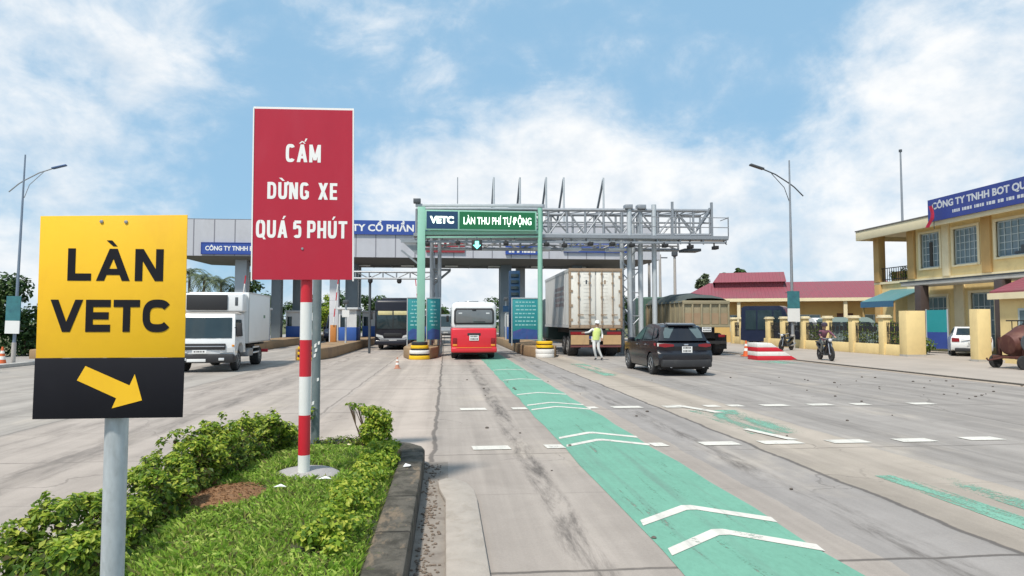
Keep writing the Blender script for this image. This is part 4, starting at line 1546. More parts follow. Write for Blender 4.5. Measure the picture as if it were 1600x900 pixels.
def sport_utility(x, y, rz, label):
    t = thing('parked_car', label, 'car', (x, y, 0), rz)
    paint = mat("black_blue_car_paint", (.006, .007, .012), .25, 0, .1, 2, .1, (.03, .03, .03), coat=.5, spec=.45)
    clad = mat("dark_plastic_cladding", (.022, .022, .024), .65, 0, .15, 8, .25, (.08, .075, .07))

    def arch(yc, r=.40, z0=.26):
        out = []
        for q in range(9):
            a = math.pi * q / 8
            out.append((yc - r * math.cos(a), max(z0, .35 + r * math.sin(a))))
        return out
    W = .92

    def fn(px, py, z):
        u = px / W
        yy = py
        if py < -1.6:
            yy = py + .16 * u * u * min(1, (-1.6 - py) / .5)
        if py > 1.6:
            yy = py - .34 * u * u * min(1, (py - 1.6) / .6)
        k = 1.0
        if z > .95:
            k = 1 - .30 * ((z - .95) / .75) ** 1.15
        elif z < .5:
            k = 1 - .04 * (.5 - z) / .3
        if abs(py) > 1.7:
            k *= 1 - .05 * (abs(py) - 1.7) / .6
        zz = z - (.05 * u * u if z > 1.45 else 0)
        return (px * k, yy, zz)
    xs = [-W, -.90, -.78, -.55, -.28, 0, .28, .55, .78, .90, W]
    prof = ([(-2.20, .34)] + [(-1.78, .28)] + arch(-1.37) + [(-.9, .25), (.9, .25)] + arch(1.37) + [(1.82, .28), (2.2, .36), (2.26, .52), (2.2, .78), (2.0, .92), (1.2, 1.02), (.86, 1.04),
            (-1.75, 1.10), (-2.13, 1.03), (-2.19, .93), (-2.16, .80), (-2.26, .70), (-2.28, .48)])
    mb = MB()
    mb.slab(prof, xs, fn)
    body = mb.build('body', paint, t, smooth=38)
    gp = [(.95, 1.03), (.15, 1.55), (-.25, 1.655), (-.9, 1.675), (-1.55, 1.62), (-1.72, 1.58), (-2.02, 1.10), (-1.9, 1.08)]
    xg = [-.86, -.84, -.6, -.3, 0, .3, .6, .84, .86]
    mb = MB()
    mb.slab(gp, xg, fn)
    mb.build('cabin', paint, t, smooth=38)
    mb = MB()
    o = .012
    mb.plate([fn(a, b_ - o - .01, c + .01) for a, b_, c in ((-.70, -1.965, 1.17), (.70, -1.965, 1.17), (.74, -1.86, 1.35), (.70, -1.745, 1.535), (-.70, -1.745, 1.535), (-.74, -1.86, 1.35))], (0, -.012, .004))
    mb.build('rear_window', glass_rear, t)
    mb = MB()
    mb.plate([fn(-.62, -1.76, 1.63), fn(.62, -1.76, 1.63), fn(.66, -1.48, 1.66), fn(-.66, -1.48, 1.66)], (0, 0, .03))
    mb.plate([fn(-.62, -1.86, 1.60), fn(.62, -1.86, 1.60), fn(.62, -1.76, 1.63), fn(-.62, -1.76, 1.63)], (0, 0, .03))
    mb.build('spoiler', paint, t)
    for s in (-1, 1):
        for poly in ([(.78, 1.08), (.12, 1.50), (-.18, 1.56), (-.18, 1.11)], [(-.26, 1.11), (-.26, 1.57), (-1.05, 1.57), (-1.25, 1.14)], [(-1.33, 1.16), (-1.15, 1.56), (-1.45, 1.53), (-1.68, 1.30), (-1.62, 1.20)]):
            mb = MB()
            pts = [fn(s * .862, a, b_) for a, b_ in poly]
            mb.plate(pts, (s * .008, 0, .003))
            mb.build('side_window', glass_blue, t)
        mb = MB()
        mb.box(min(s * .86, s * 1.08), max(s * .86, s * 1.08), .55, .68, 1.02, 1.17)
        mb.build('door_mirror', paint, t, bevel=.035)
        mb = MB()
        mb.box(min(s * .905, s * .945), max(s * .905, s * .945), .02, .18, .93, .955)
        mb.box(min(s * .905, s * .945), max(s * .905, s * .945), -.95, -.79, .95, .975)
        mb.build('door_handle', chrome, t, bevel=.008)
        mb = MB()
        mb.plate([fn(s * a, -2.19 - .02, c) for a, c in ((.42, .995), (.42, .93), (.7, .90), (.88, .93), (.90, 1.0), (.7, 1.02))], (0, -.02, 0))
        mb.plate([fn(s * .915, b_, c) for b_, c in ((-2.0, .93), (-2.0, 1.02), (-1.78, 1.03), (-1.85, .96))], (s * .02, 0, 0))
        mb.build('tail_light', lamp_red, t)
        mb = MB()
        mb.box(min(s * .55, s * .75), max(s * .55, s * .75), -2.29, -2.25, .44, .47)
        mb.build('reflector', lamp_red, t)
        mb = MB()
        mb.cyl((s * .52, -2.27, .31), (s * .52, -2.05, .31), .045, n=12)
        mb.build('exhaust_pipe', chrome, t)
    mb = MB()
    mb.box(-.80, .80, -2.30, -2.05, .28, .52)
    mb.build('rear_bumper', clad, t, bevel=.05)
    vplate(t, .02, -2.215, .83, .33, .2)
    sbox('badge', t, chrome, -.07, .07, -2.20, -2.165, .955, 1.01, .015)
    mb = MB()
    mb.box(-.8, .8, -2.0, 2.0, .2, .34)
    mb.build('underbody', under, t)
    for yy in (-1.37, 1.37):
        for s in (-1, 1):
            wheel(t, s * .80, yy, .355, .23, rim_grey, s)
    return t


sport_utility(7.52, 22.75, 0, 'black sport utility car seen from behind, right of the green lane')


def county_bus(x, y, label):
    t = thing('minibus', label, 'bus', (x, y, 0))
    W, L = 1.02, 6.6
    mb = MB()
    mb.box(-W, W, 0, L, 1.32, 2.6)
    mb.build('upper_body', white_paint, t, bevel=.24, seg=4)
    mb = MB()
    mb.box(-W - .004, W + .004, -.012, L, .42, 1.42)
    mb.build('lower_body', red_gloss, t, bevel=.09, seg=3)
    sbox('rear_bumper', t, red_gloss, -W - .01, W + .01, -.12, .3, .32, .56, .06, 3)
    sbox('bumper_strip', t, amber, -.8, .8, -.128, -.1, .53, .56, .006)
    mb = MB()
    mb.prism([(-.80, 1.66), (.80, 1.66), (.83, 1.74), (.82, 2.16), (.76, 2.24), (-.76, 2.24), (-.82, 2.16), (-.83, 1.74)], -.045, -.012, 'y')
    wd = mb.build('rear_window', mat("grey_bus_glass", (.14, .15, .155), .1, 0, .2, 2.5, spec=.8), t, bevel=.01)
    mb = MB()
    mb.prism([(-.88, 1.58), (.88, 1.58), (.91, 1.68), (.90, 2.2), (.82, 2.32), (-.82, 2.32), (-.90, 2.2), (-.91, 1.68)], -.024, .004, 'y')
    mb.build('window_seal', black, t, bevel=.01)
    for s in (-1, 1):
        sbox('painted_glint', wd, lamp_white, s * .62 - .08, s * .62 + .08, -.05, -.0455, 2.06, 2.12, .01)  # pale lens colour reused as a painted glint on the rear window
        sbox('tail_light', t, lamp_red, s * .86 - .1, s * .86 + .1, -.035, .01, .72, .98, .02)
        sbox('indicator', t, amber, s * .86 - .1, s * .86 + .1, -.034, .01, .60, .70, .02)
        sbox('door_mirror', t, black, s * 1.18 - .07, s * 1.18 + .07, L - .25, L - .1, 1.7, 2.05, .03)
        for q in range(4):
            sbox('side_window', t, glass_blue, min(s * 1.0, s * 1.03), max(s * 1.0, s * 1.03), .35 + q * 1.4, 1.6 + q * 1.4, 1.62, 2.25, .03)
        for yy in (1.5, 5.3):
            wheel(t, s * .86, yy, .37, .24 if yy > 3 else .3, rim_steel, s)
    sbox('wiper', t, black, -.03, .5, -.07, -.045, 1.70, 1.725, .004)
    sbox('high_stop_lamp', t, black, -.09, .09, -.06, -.012, 2.20, 2.30, .01)
    vplate(t, 0, -.03, .98, .42, .24)
    sbox('plate_recess', t, black, -.3, .3, -.022, .0, 1.08, 1.2, .01)
    sbox('roof_vent', t, white_paint, -.3, .3, 1.2, 1.9, 2.58, 2.70, .05)
    sbox('roof_rack', t, steel, -.22, .22, .3, .9, 2.59, 2.66, .02)
    sbox('underbody', t, under, -.92, .92, .1, L - .2, .24, .5, .02)
    return t


county_bus(1.26, 30.45, 'red and white minibus seen from behind in the automatic lane')


def coach(x, y, label):
    t = thing('coach', label, 'coach', (x, y, 0))
    navy = mat("dark_navy_coach_paint", (.008, .008, .016), .4, 0, .1, 2, .1, (.03, .03, .04), coat=.15)
    W, L = 1.1, 10.5
    mb = MB()
    mb.box(-W, W, 0, L, .35, 3.05)
    mb.build('body', navy, t, bevel=.2, seg=4)
    mb = MB()
    mb.prism([(-.98, 1.28), (.98, 1.28), (1.0, 2.3), (.94, 2.36), (-.94, 2.36), (-1.0, 2.3)], -.04, .01, 'y')
    mb.build('windscreen', glass_blue, t, bevel=.02)
    for s in (-1, 1):
        sbox('destination_panel', t, mat("pale_yellow_panel", (.62, .56, .30), .5, 0, .2, 6), s * .47 - .43, s * .47 + .43, -.055, -.03, 2.12, 2.36, .01)
        mb = MB()
        mb.plate([(s * .55, -.06, .72), (s * 1.0, -.05, .82), (s * 1.0, -.05, .98), (s * .6, -.06, .86)], (0, .05, 0))
        mb.build('headlight', lamp_white, t)
        mb = MB()
        mb.bar((s * 1.02, -.05, 2.45), (s * 1.28, -.3, 2.3), .05)
        mb.box(s * 1.28 - .09, s * 1.28 + .09, -.36, -.26, 1.85, 2.3)
        mb.build('door_mirror', black, t, bevel=.02)
        for q in range(5):
            sbox('side_window', t, glass, min(s * 1.08, s * 1.11), max(s * 1.08, s * 1.11), .5 + q * 1.9, 2.3 + q * 1.9, 1.5, 2.5, .03)
        for yy in (2.3, 7.9):
            wheel(t, s * .92, yy, .48, .3, rim_steel, s)
    mb = MB()
    mb.plate([(-.75, -.05, .62), (.75, -.05, .62), (.92, -.05, .78), (.5, -.05, .7), (-.5, -.05, .7), (-.92, -.05, .78)], (0, .06, 0))
    mb.build('bumper_trim', chrome, t)
    sbox('grille', t, black, -.55, .55, -.04, .02, .82, 1.02, .02)
    sbox('centre_pillar', t, black, -.02, .02, -.05, 0, 1.28, 2.36, .004)
    sbox('roof_unit', t, navy, -.8, .8, 1.0, 4, 3.0, 3.2, .08)
    vplate(t, 0, -.06, .55, .45, .12, -1, False)
    sbox('bumper', t, navy, -1.08, 1.08, -.1, .3, .3, .6, .08, 3)
    return t


coach(-3.2, 41.3, 'dark navy coach facing the camera in the lane left of the thick green post')


def box_truck(x, y, rz, label):
    """Front towards -Y."""
    t = thing('box_truck', label, 'truck', (x, y, 0), rz)
    W = .98
    side = lambda px, py, z: (px * (1 - .07 * max(0, (z - 1.2)) / .8), py + .10 * (px / W) ** 2 * (1 if py < .3 else 0), z)
    mb = MB()
    prof = [(.0, .55), (-.04, .75), (-.02, 1.12), (.20, 1.88), (.32, 1.98), (1.55, 1.98), (1.6, 1.9), (1.6, .62), (1.32, .62), (1.25, .85), (1.0, .98), (.72, .98), (.5, .85), (.42, .58)]
    mb.slab(prof, [-W, -.9, -.5, 0, .5, .9, W], side)
    mb.build('cab', white_paint, t, smooth=40, bevel=0)
    mb = MB()
    mb.patch([(-.005, 1.15), (.09, 1.47), (.195, 1.84)], [-.88, -.6, -.3, 0, .3, .6, .88], side, (0, -.022, .006))
    mb.build('windscreen', glass_blue, t)
    for s in (-1, 1):
        mb = MB()
        mb.plate([side(s * .99, b_, c) for b_, c in ((.16, 1.2), (1.1, 1.2), (1.1, 1.78), (.33, 1.78))], (s * .008, 0, 0))
        mb.build('side_window', glass_blue, t)
        mb = MB()
        mb.bar((s * .95, .12, 1.5), (s * 1.18, -.06, 1.55), .03)
        mb.box(s * 1.16 - .08, s * 1.16 + .08, -.12, -.06, 1.22, 1.66)
        mb.build('door_mirror', black, t, bevel=.015)
        mb = MB()
        mb.plate([side(s * a, -.05, c) for a, c in ((.52, .66), (.94, .68), (.93, .84), (.56, .82))], (0, .03, 0))
        mb.build('headlight', lamp_white, t)
        sbox('indicator', t, amber, s * .93 - .04, s * .93 + .04, .04, .09, .86, .93, .01)
        sbox('fog_light', t, lamp_white, s * .6 - .09, s * .6 + .09, -.12, -.08, .40, .49, .01)
        sbox('fuel_tank' if s < 0 else 'battery_box', t, steel, min(s * .55, s * .95), max(s * .55, s * .95), 2.2, 3.0, .42, .72, .05)
        sbox('side_rail', t, white_paint, min(s * .9, s * .94), max(s * .9, s * .94), 3.1, 4.1, .5, .56, .01)
        sbox('side_rail', t, white_paint, min(s * .9, s * .94), max(s * .9, s * .94), 3.1, 4.1, .7, .76, .01)
        for yy, ww in ((.86, .22), (4.3, .34)):
            wheel(t, s * (.82 if ww < .3 else .76), yy, .37, ww, rim_steel, s)
    sbox('grille', t, black, -.7, .7, -.055, .03, .76, .97, .02)
    sbox('grille_bar', t, chrome, -.68, .68, -.062, -.05, .86, .89, .004)
    mb = MB()
    mb.box(-W, W, -.1, .42, .32, .62)
    mb.build('bumper', mat("grey_bumper_plastic", (.022, .022, .024), .6, 0, .2, 5, .2, (.06, .055, .05)), t, bevel=.06)
    vplate(t, -.1, -.11, .70, .46, .11, -1, False)
    sbox('bumper_sign', t, plate_white, -.5, .1, -.112, -.1, .36, .46, .005)
    box = mat("white_box_panel", (.76, .77, .76), .45, 0, .04, 1.5, .16, (.50, .47, .42))
    mb = MB()
    mb.box(-1.04, 1.04, 1.75, 5.5, .92, 2.78)
    mb.build('cargo_box', box, t, bevel=.015)
    mb = MB()
    for s in (-1, 1):
        for zz in (.92, 2.74):
            mb.box(min(s * 1.03, s * 1.05), max(s * 1.03, s * 1.05), 1.74, 5.51, zz, zz + .05)
        for yy in (1.74, 5.46):
            mb.box(min(s * 1.03, s * 1.052), max(s * 1.03, s * 1.052), yy, yy + .06, .92, 2.79)
    mb.build('corner_trim', mat("aluminium_trim", (.55, .56, .56), .4, .6, .1), t)
    sbox('sticker', t, mat("green_sticker", (.12, .22, .14), .5), 1.041, 1.044, 4.3, 4.6, 1.85, 1.97, 0)
    # refrigerator unit over the cab
    sbox('cooling_unit', t, white_paint, -1.0, .98, 1.15, 1.76, 2.06, 2.72, .06, 3)
    sbox('cooling_grille', t, black, -.92, .45, 1.09, 1.16, 2.12, 2.66, .02)
    sbox('unit_vent', t, steel_dark, .70, .80, 1.135, 1.16, 2.28, 2.58, .01)
    mb = MB()
    mb.prism([(-.95, 1.985), (.95, 1.985), (.8, 2.05), (-.8, 2.05)], .5, 1.2, 'y')
    mb.build('roof_deflector', mat("dusty_roof_panel", (.34, .31, .28), .7, 0, .15, 4), t)
    sbox('chassis', t, under, -.45, .45, .4, 5.5, .55, .9, .02)
    sbox('mudguard', t, under, -.98, .98, 3.85, 4.75, .82, .9, .02)
    sbox('rear_bumper', t, band_red, -1.0, 1.0, 5.4, 5.5, .45, .58, .01)
    return t


box_truck(-8.12, 23.6, 3.2, 'white refrigerated box truck facing the camera behind the yellow sign')


def container_truck(x, y, rz, label):
    t = thing('container_truck', label, 'truck', (x, y, 0), rz)
    cw = mat("stained_reefer_door", (.70, .68, .62), .5, 0, .12, 2.5, .38, (.33, .27, .20), streak=(1.2, 1.2, .35))
    cs = mat("dull_container_side", (.54, .54, .53), .5, 0, .1, 1.5, .35, (.33, .31, .28), streak=(1, .6, .4))
    rust = mat("rusty_edge", (.30, .22, .15), .8, 0, .25, 6, .5, (.18, .10, .06))
    W, L = 1.32, 8.9
    mb = MB()
    mb.box(-W, W, .06, L, 1.44, 4.28)
    mb.build('container', cs, t, bevel=.01)
    for s in (-1, 1):
        mb = MB()
        mb.box(min(s * .03, s * 1.22), max(s * .03, s * 1.22), -.0, .07, 1.55, 4.16)
        dr = mb.build('rear_door', cw, t, bevel=.012)
        for k in (.3, .84):
            mb = MB()
            mb.cyl((s * k, -.05, 1.5), (s * k, -.05, 4.2), .026, n=8)
            for zz in (1.7, 2.05, 2.9, 3.6, 4.05):
                mb.box(s * k - .055, s * k + .055, -.075, -.001, zz - .035, zz + .035)
            mb.box(s * k - .02, s * k + .22, -.09, -.05, 2.02, 2.07)
            mb.build('lock_rod', rust, dr)
        mb = MB()
        for zz in (1.8, 2.5, 3.2, 3.9):
            mb.box(min(s * 1.14, s * 1.3), max(s * 1.14, s * 1.3), -.03, .0, zz - .06, zz + .06)
        mb.build('hinge', rust, dr)
        mb = MB()
        for q in range(14):
            zz = 1.7 + q * .18
            mb.box(min(s * .25, s * .6), max(s * .25, s * .6), -.006, -.001, zz, zz + .004)
        mb.box(min(s * .42, s * .5), max(s * .42, s * .5), -.007, -.001, 3.55, 3.75)
        mb.build('door_marking', steel_dark if s < 0 else rust, dr)
        mb = MB()
        mb.box(min(s * 1.22, s * 1.33), max(s * 1.22, s * 1.33), -.02, .1, 1.42, 4.3)
        mb.build('corner_post', rust, t, bevel=.01)
        mb = MB()
        mb.box(min(s * .35, s * 1.24), max(s * .35, s * 1.24), -.03, .0, .60, 1.06)
        mb.build('mud_flap', mat("tan_mud_flap", (.46, .30, .15), .8, 0, .2, 4, .4, (.2, .14, .1)), t)
        mb = MB()
        mb.box(min(s * .55, s * 1.25), max(s * .55, s * 1.25), .02, .1, 1.08, 1.22)
        mb.build('tail_light', lamp_red, t)
        for yy in (1.15, 2.45):
            wheel(t, s * .98, yy, .5, .5, rim_steel, s)
        wheel(t, s * 1.0, 10.4, .5, .32, rim_steel, s)
    mb = MB()
    mb.box(-1.33, 1.33, -.03, .1, 4.16, 4.32)
    mb.build('door_header', rust, t, bevel=.01)
    mb = MB()
    mb.box(-1.33, 1.33, -.02, .1, 1.38, 1.54)
    mb.build('door_sill', rust, t, bevel=.01)
    mb = MB()
    for s in (-1, 1):
        for q in range(18):
            y0 = .3 + q * .47
            mb.box(min(s * 1.318, s * 1.345), max(s * 1.318, s * 1.345), y0, y0 + .24, 1.56, 4.14)
        mb.box(min(s * 1.31, s * 1.35), max(s * 1.31, s * 1.35), .1, L, 4.16, 4.3)
        mb.box(min(s * 1.31, s * 1.35), max(s * 1.31, s * 1.35), .1, L, 1.42, 1.54)
    mb.build('side_ribs', cs, t)
    mb = MB()
    rnd = random.Random(4)
    for r_ in range(4):
        yy = 1.6
        while yy < 4.4:
            l_ = rnd.uniform(.1, .25)
            mb.box(-1.352, -1.346, yy, yy + l_, 2.5 + r_ * .28, 2.68 + r_ * .28)
            yy += l_ + .1
    mb.build('container_marking', mat("faded_red_print", (.36, .27, .26), .7), t)
    mb = MB()
    mb.box(-.5, .5, .1, 9.6, 1.1, 1.42)
    mb.box(-1.25, 1.25, .02, .12, .46, .60)
    mb.box(-1.3, 1.3, .03, .14, 1.0, 1.3)
    mb.box(-.95, -.85, .03, .12, .5, 1.2)
    mb.box(.85, .95, .03, .12, .5, 1.2)
    mb.build('chassis', under, t, bevel=.01)
    mb = MB()
    mb.box(-1.25, 1.25, .0, .02, .47, .58)
    mb.build('underrun_bar', mat("dull_red_bar", (.16, .05, .045), .5, 0, .3, 3), t)
    mb = MB()
    mb.box(-1.2, 1.2, 9.2, 11.4, .6, 3.2)
    mb.build('tractor_cab', mat("dark_green_cab", (.02, .05, .05), .4, 0, .1, 2), t, bevel=.15, seg=3)
    vplate(t, 0, -.0, .86, .45, .26)
    return t


container_truck(7.28, 32.3, -1, 'white refrigerated container on a trailer, seen from its rusty rear doors')


def dump_truck(x, y, rz, label):
    t = thing('dump_truck', label, 'truck', (x, y, 0), rz)
    t.scale = (1.06, 1, 1.1)
    ol = mat("dusty_olive_steel", (.27, .235, .15), .75, 0, .2, 2, .6, (.36, .24, .14))
    tarp = mat("dark_tarpaulin", (.06, .075, .07), .85, 0, .3, 3, .3, (.13, .13, .12), bump=.5)
    W, L = 1.15, 6.2
    mb = MB()
    mb.box(-W, W, 0, L, 1.32, 2.5)
    mb.build('tipper_bed', ol, t, bevel=.02)
    mb = MB()
    for q in range(6):
        x_ = -1.1 + q * .44
        mb.box(x_ - .04, x_ + .04, -.08, .0, 1.34, 2.5)
    mb.box(-W, W, -.09, -.0, 2.36, 2.52)
    mb.box(-W, W, -.09, -.0, 1.30, 1.42)
    mb.build('tailgate_ribs', ol, t, bevel=.01)
    mb = MB()
    mb.box(-1.06, 1.06, -.025, -.001, 1.44, 1.95)
    mb.build('tailgate_plate', mat("rusty_tan_plate", (.31, .22, .135), .8, 0, .2, 2, .5, (.3, .17, .1)), t)
    mb = MB()
    for q in range(9):
        y_ = .3 + q * .68
        for s in (-1, 1):
            mb.box(min(s * 1.14, s * 1.21), max(s * 1.14, s * 1.21), y_ - .05, y_ + .05, 1.34, 2.5)
    mb.build('side_ribs', ol, t)
    mb = MB()
    nx_, ny_ = 8, 14
    vs = []
    for j in range(ny_ + 1):
        for i in range(nx_ + 1):
            u, v = -1 + 2 * i / nx_, j / ny_
            z = 2.53 + .42 * (1 - u * u) ** .6 * math.sin(math.pi * min(.97, .02 + v * .9)) ** .5 + .05 * mnoise.noise(Vector((u * 3, v * 5, 2)))
            if i in (0, nx_):
                z = 2.42
            vs.append((u * 1.22, -.05 + v * L, z))
    mb.add(vs, [(j * (nx_ + 1) + i, j * (nx_ + 1) + i + 1, (j + 1) * (nx_ + 1) + i + 1, (j + 1) * (nx_ + 1) + i) for j in range(ny_) for i in range(nx_)])
    mb.build('tarpaulin', tarp, t, smooth=60)
    mb = MB()
    mb.box(-.5, .5, .2, 8.6, .8, 1.32)
    mb.box(-1.05, 1.05, .1, .2, .55, .68)
    mb.build('chassis', under, t)
    for s in (-1, 1):
        sbox('tail_light', t, lamp_red, s * .8 - .16, s * .8 + .16, .07, .11, .85, .97, .01)
        sbox('mud_flap', t, under, s * .85 - .28, s * .85 + .28, .3, .33, .3, .95, .01)
        for yy in (1.0, 2.35):
            wheel(t, s * .86, yy, .52, .5, rim_steel, s)
        wheel(t, s * .95, 7.6, .52, .3, rim_steel, s)
    mb = MB()
    mb.box(-1.15, 1.15, 6.5, 8.6, .7, 2.9)
    mb.build('cab', mat("dull_green_cab", (.06, .12, .09), .5, 0, .1, 2, .3, (.2, .17, .13)), t, bevel=.12, seg=3)
    vplate(t, 0, -.1, 1.2, .45, .22)
    return t


dump_truck(12.95, 32.6, 0, 'dusty olive tipper truck under a dark tarpaulin, right of the black car')


def van(x, y, rz, label, m, h=2.2, L=4.6, W=.9, name='parked_van', group=None):
    """Boxy van, nose towards -Y."""
    t = thing(name, label, 'van', (x, y, 0), rz, group)
    fn = lambda px, py, z: (px * (1 - .12 * max(0, (z - 1.1) / (h - 1.1)) ** 1.3), py + .12 * (px / W) ** 2 * (1 if py < .6 else 0), z)
    prof = [(0, .35), (-.02, .8), (.15, 1.0), (.75, 1.12), (1.45, h - .12), (1.7, h), (L - .25, h), (L - .06, h - .12), (L, .9), (L, .4), (L - .5, .3), (.5, .3)]
    mb = MB()
    mb.slab(prof, [-W, -W * .93, -W * .5, 0, W * .5, W * .93, W], fn)
    mb.build('body', m, t, smooth=40)
    mb = MB()
    zt_ = lambda q: (.75 + .7 * q, 1.12 + (h - 1.24) * q)
    mb.patch([zt_(.06), zt_(.5), zt_(.92)], [-W * .86, -W * .5, 0, W * .5, W * .86], fn, (0, -.02, .012))
    mb.build('windscreen', glass_blue, t)
    mb = MB()
    mb.box(-W * .7, W * .7, L - .03, L + .012, 1.15, h - .3)
    mb.build('rear_window', glass_blue, t, bevel=.008)
    for s in (-1, 1):
        for a, b_ in ((1.25, 2.1), (2.2, 3.2), (3.3, L - .35)):
            mb = MB()
            mb.plate([fn(s * W * 1.0, yy, zz) for yy, zz in ((a, 1.15), (b_, 1.15), (b_, h - .3), (a + (.35 if a < 1.5 else 0), h - .3))], (s * .012, 0, 0))
            mb.build('side_window', glass_blue, t)
        sbox('headlight', t, lamp_white, s * W * .75 - .13, s * W * .75 + .13, .0, .1, .72, .88, .02)
        sbox('tail_light', t, lamp_red, s * W * .88 - .07, s * W * .88 + .07, L - .05, L + .015, .85, 1.25, .02)
        sbox('door_mirror', t, black, s * (W + .1) - .08, s * (W + .1) + .08, .95, 1.05, 1.1, 1.32, .02)
        for yy in (.85, L - .9):
            wheel(t, s * (W - .14), yy, .33, .22, rim_steel, s)
    sbox('bumper', t, black, -W, W, -.06, .3, .3, .52, .05)
    vplate(t, 0, -.07, .6, .4, .12, -1, False)
    return t


van(25.4, 45.2, 50, 'dark blue minibus with a raked windscreen parked behind the yard fence', mat("dark_blue_van_paint", (.012, .018, .045), .3, 0, .1, 2, .1, (.05, .05, .06), coat=.4), 2.85, 4.4, 1.0)
van(27.6, 45.2, 10, 'white van parked behind the teal lamp post banner', white_paint, 2.0, 4.3, .85)
van(28.2, 40.2, 75, 'grey-green van parked behind the fence pillars by the motorcyclist', mat("grey_green_van_paint", (.26, .34, .32), .4, 0, .1, 2, .15, (.2, .2, .18)), 2.0, 4.3, .85)
van(3.35, 62, 0, 'pale grey-green van queueing beyond the booths right of the red bus', mat("pale_green_van_paint", (.34, .42, .40), .4, 0, .1, 2, .2, (.2, .2, .18)), 2.5, 5.2, 1.0)
van(-.05, 70, 0, 'distant grey van beyond the booths left of the red bus', mat("grey_van_paint", (.20, .22, .24), .4, 0, .1, 2, .2, (.2, .2, .18)), 2.5, 5.2, .95)
van(-9.3, 58, 0, 'purple-grey van in the shade under the canopy left of the white square post', mat("purple_grey_van_paint", (.16, .15, .22), .4, 0, .1, 2, .2, (.2, .2, .18)), 2.3, 5.0, .95)
van(-6.0, 76, 0, 'dark green van far beyond the canopy behind the thin dark post', mat("dark_green_van_paint", (.03, .13, .12), .4, 0, .1, 2, .1, (.1, .1, .1)), 2.9, 5.4, 1.15)


def sedan(x, y, rz, label):
    t = thing('parked_car', label, 'car', (x, y, 0), rz)
    W = .86

    def fn(px, py, z):
        u = px / W
        yy = py + (.16 * u * u if py < -1.7 else 0) - (.25 * u * u if py > 1.7 else 0)
        return (px * (1 - .26 * max(0, (z - .85) / .6) ** 1.1), yy, z)

    def arch(yc, r=.36):
        return [(yc - r * math.cos(math.pi * q / 8), max(.24, .31 + r * math.sin(math.pi * q / 8))) for q in range(9)]
    prof = [(-2.15, .32), (-1.7, .26)] + arch(-1.3) + [(-.85, .22), (.85, .22)] + arch(1.3) + [(1.75, .26), (2.15, .34), (2.2, .6), (2.05, .74), (1.1, .92), (-1.55, .98), (-2.12, .96), (-2.2, .8), (-2.22, .5)]
    mb = MB()
    mb.slab(prof, [-W, -.8, -.5, 0, .5, .8, W], fn)
    mb.build('body', white_paint, t, smooth=40)
    mb = MB()
    mb.slab([(1.15, .9), (.35, 1.38), (-.2, 1.46), (-.9, 1.42), (-1.6, .97)], [-.80, -.6, 0, .6, .80], fn)
    mb.build('cabin', white_paint, t, smooth=40)
    mb = MB()
    mb.plate([fn(a, b_ - .012, c + .012) for a, b_, c in ((-.66, -1.5, 1.04), (.66, -1.5, 1.04), (.66, -1.0, 1.36), (-.66, -1.0, 1.36))], (0, -.01, .012))
    mb.build('rear_window', glass_blue, t)
    for s in (-1, 1):
        mb = MB()
        mb.plate([fn(s * .803, a, b_) for a, b_ in ((.95, .97), (.32, 1.33), (-.25, 1.39), (-.25, .99))], (s * .01, 0, 0))
        mb.plate([fn(s * .803, a, b_) for a, b_ in ((-.32, .99), (-.32, 1.39), (-.85, 1.36), (-1.25, 1.03))], (s * .01, 0, 0))
        mb.build('side_window', glass_blue, t)
        mb = MB()
        mb.plate([fn(s * a, -2.2, c) for a, c in ((.5, .72), (.82, .72), (.84, .92), (.52, .90))], (0, -.03, 0))
        mb.build('tail_light', lamp_red, t)
        for yy in (-1.3, 1.3):
            wheel(t, s * .74, yy, .31, .2, rim_grey, s)
    sbox('rear_bumper', t, black, -.7, .7, -2.2, -2.0, .24, .42, .04)
    vplate(t, 0, -2.23, .62, .4, .16)
    sbox('boot_trim', t, chrome, -.45, .45, -2.235, -2.2, .80, .83, .006)
    return t


sedan(26.9, 32.4, -36, 'white saloon car parked inside the gateway between the cream gate piers')

# ------------------------------------------------------------------ office building on the right
off = thing('office_building', 'two-storey cream office with a flat roof slab, loggia and big windows', 'building', (29, 0, 0))
win_frame = mat("pale_window_frame", (.50, .56, .56), .5, .2, .08, 4)
win_glass = mat("window_glass", (.16, .23, .26), .08, .15, .25, 1.2, spec=.8)
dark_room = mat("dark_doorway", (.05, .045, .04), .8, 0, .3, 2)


def wall_grid(mb, u0, u1, z0, z1, openings, put):
    us = sorted({u0, u1, *[o[0] for o in openings], *[o[1] for o in openings]})
    zs = sorted({z0, z1, *[o[2] for o in openings], *[o[3] for o in openings]})
    for a, b_ in zip(us, us[1:]):
        for c, e in zip(zs, zs[1:]):
            if not any(o[0] <= (a + b_) / 2 <= o[1] and o[2] <= (c + e) / 2 <= o[3] for o in openings):
                put(mb, a, b_, c, e)


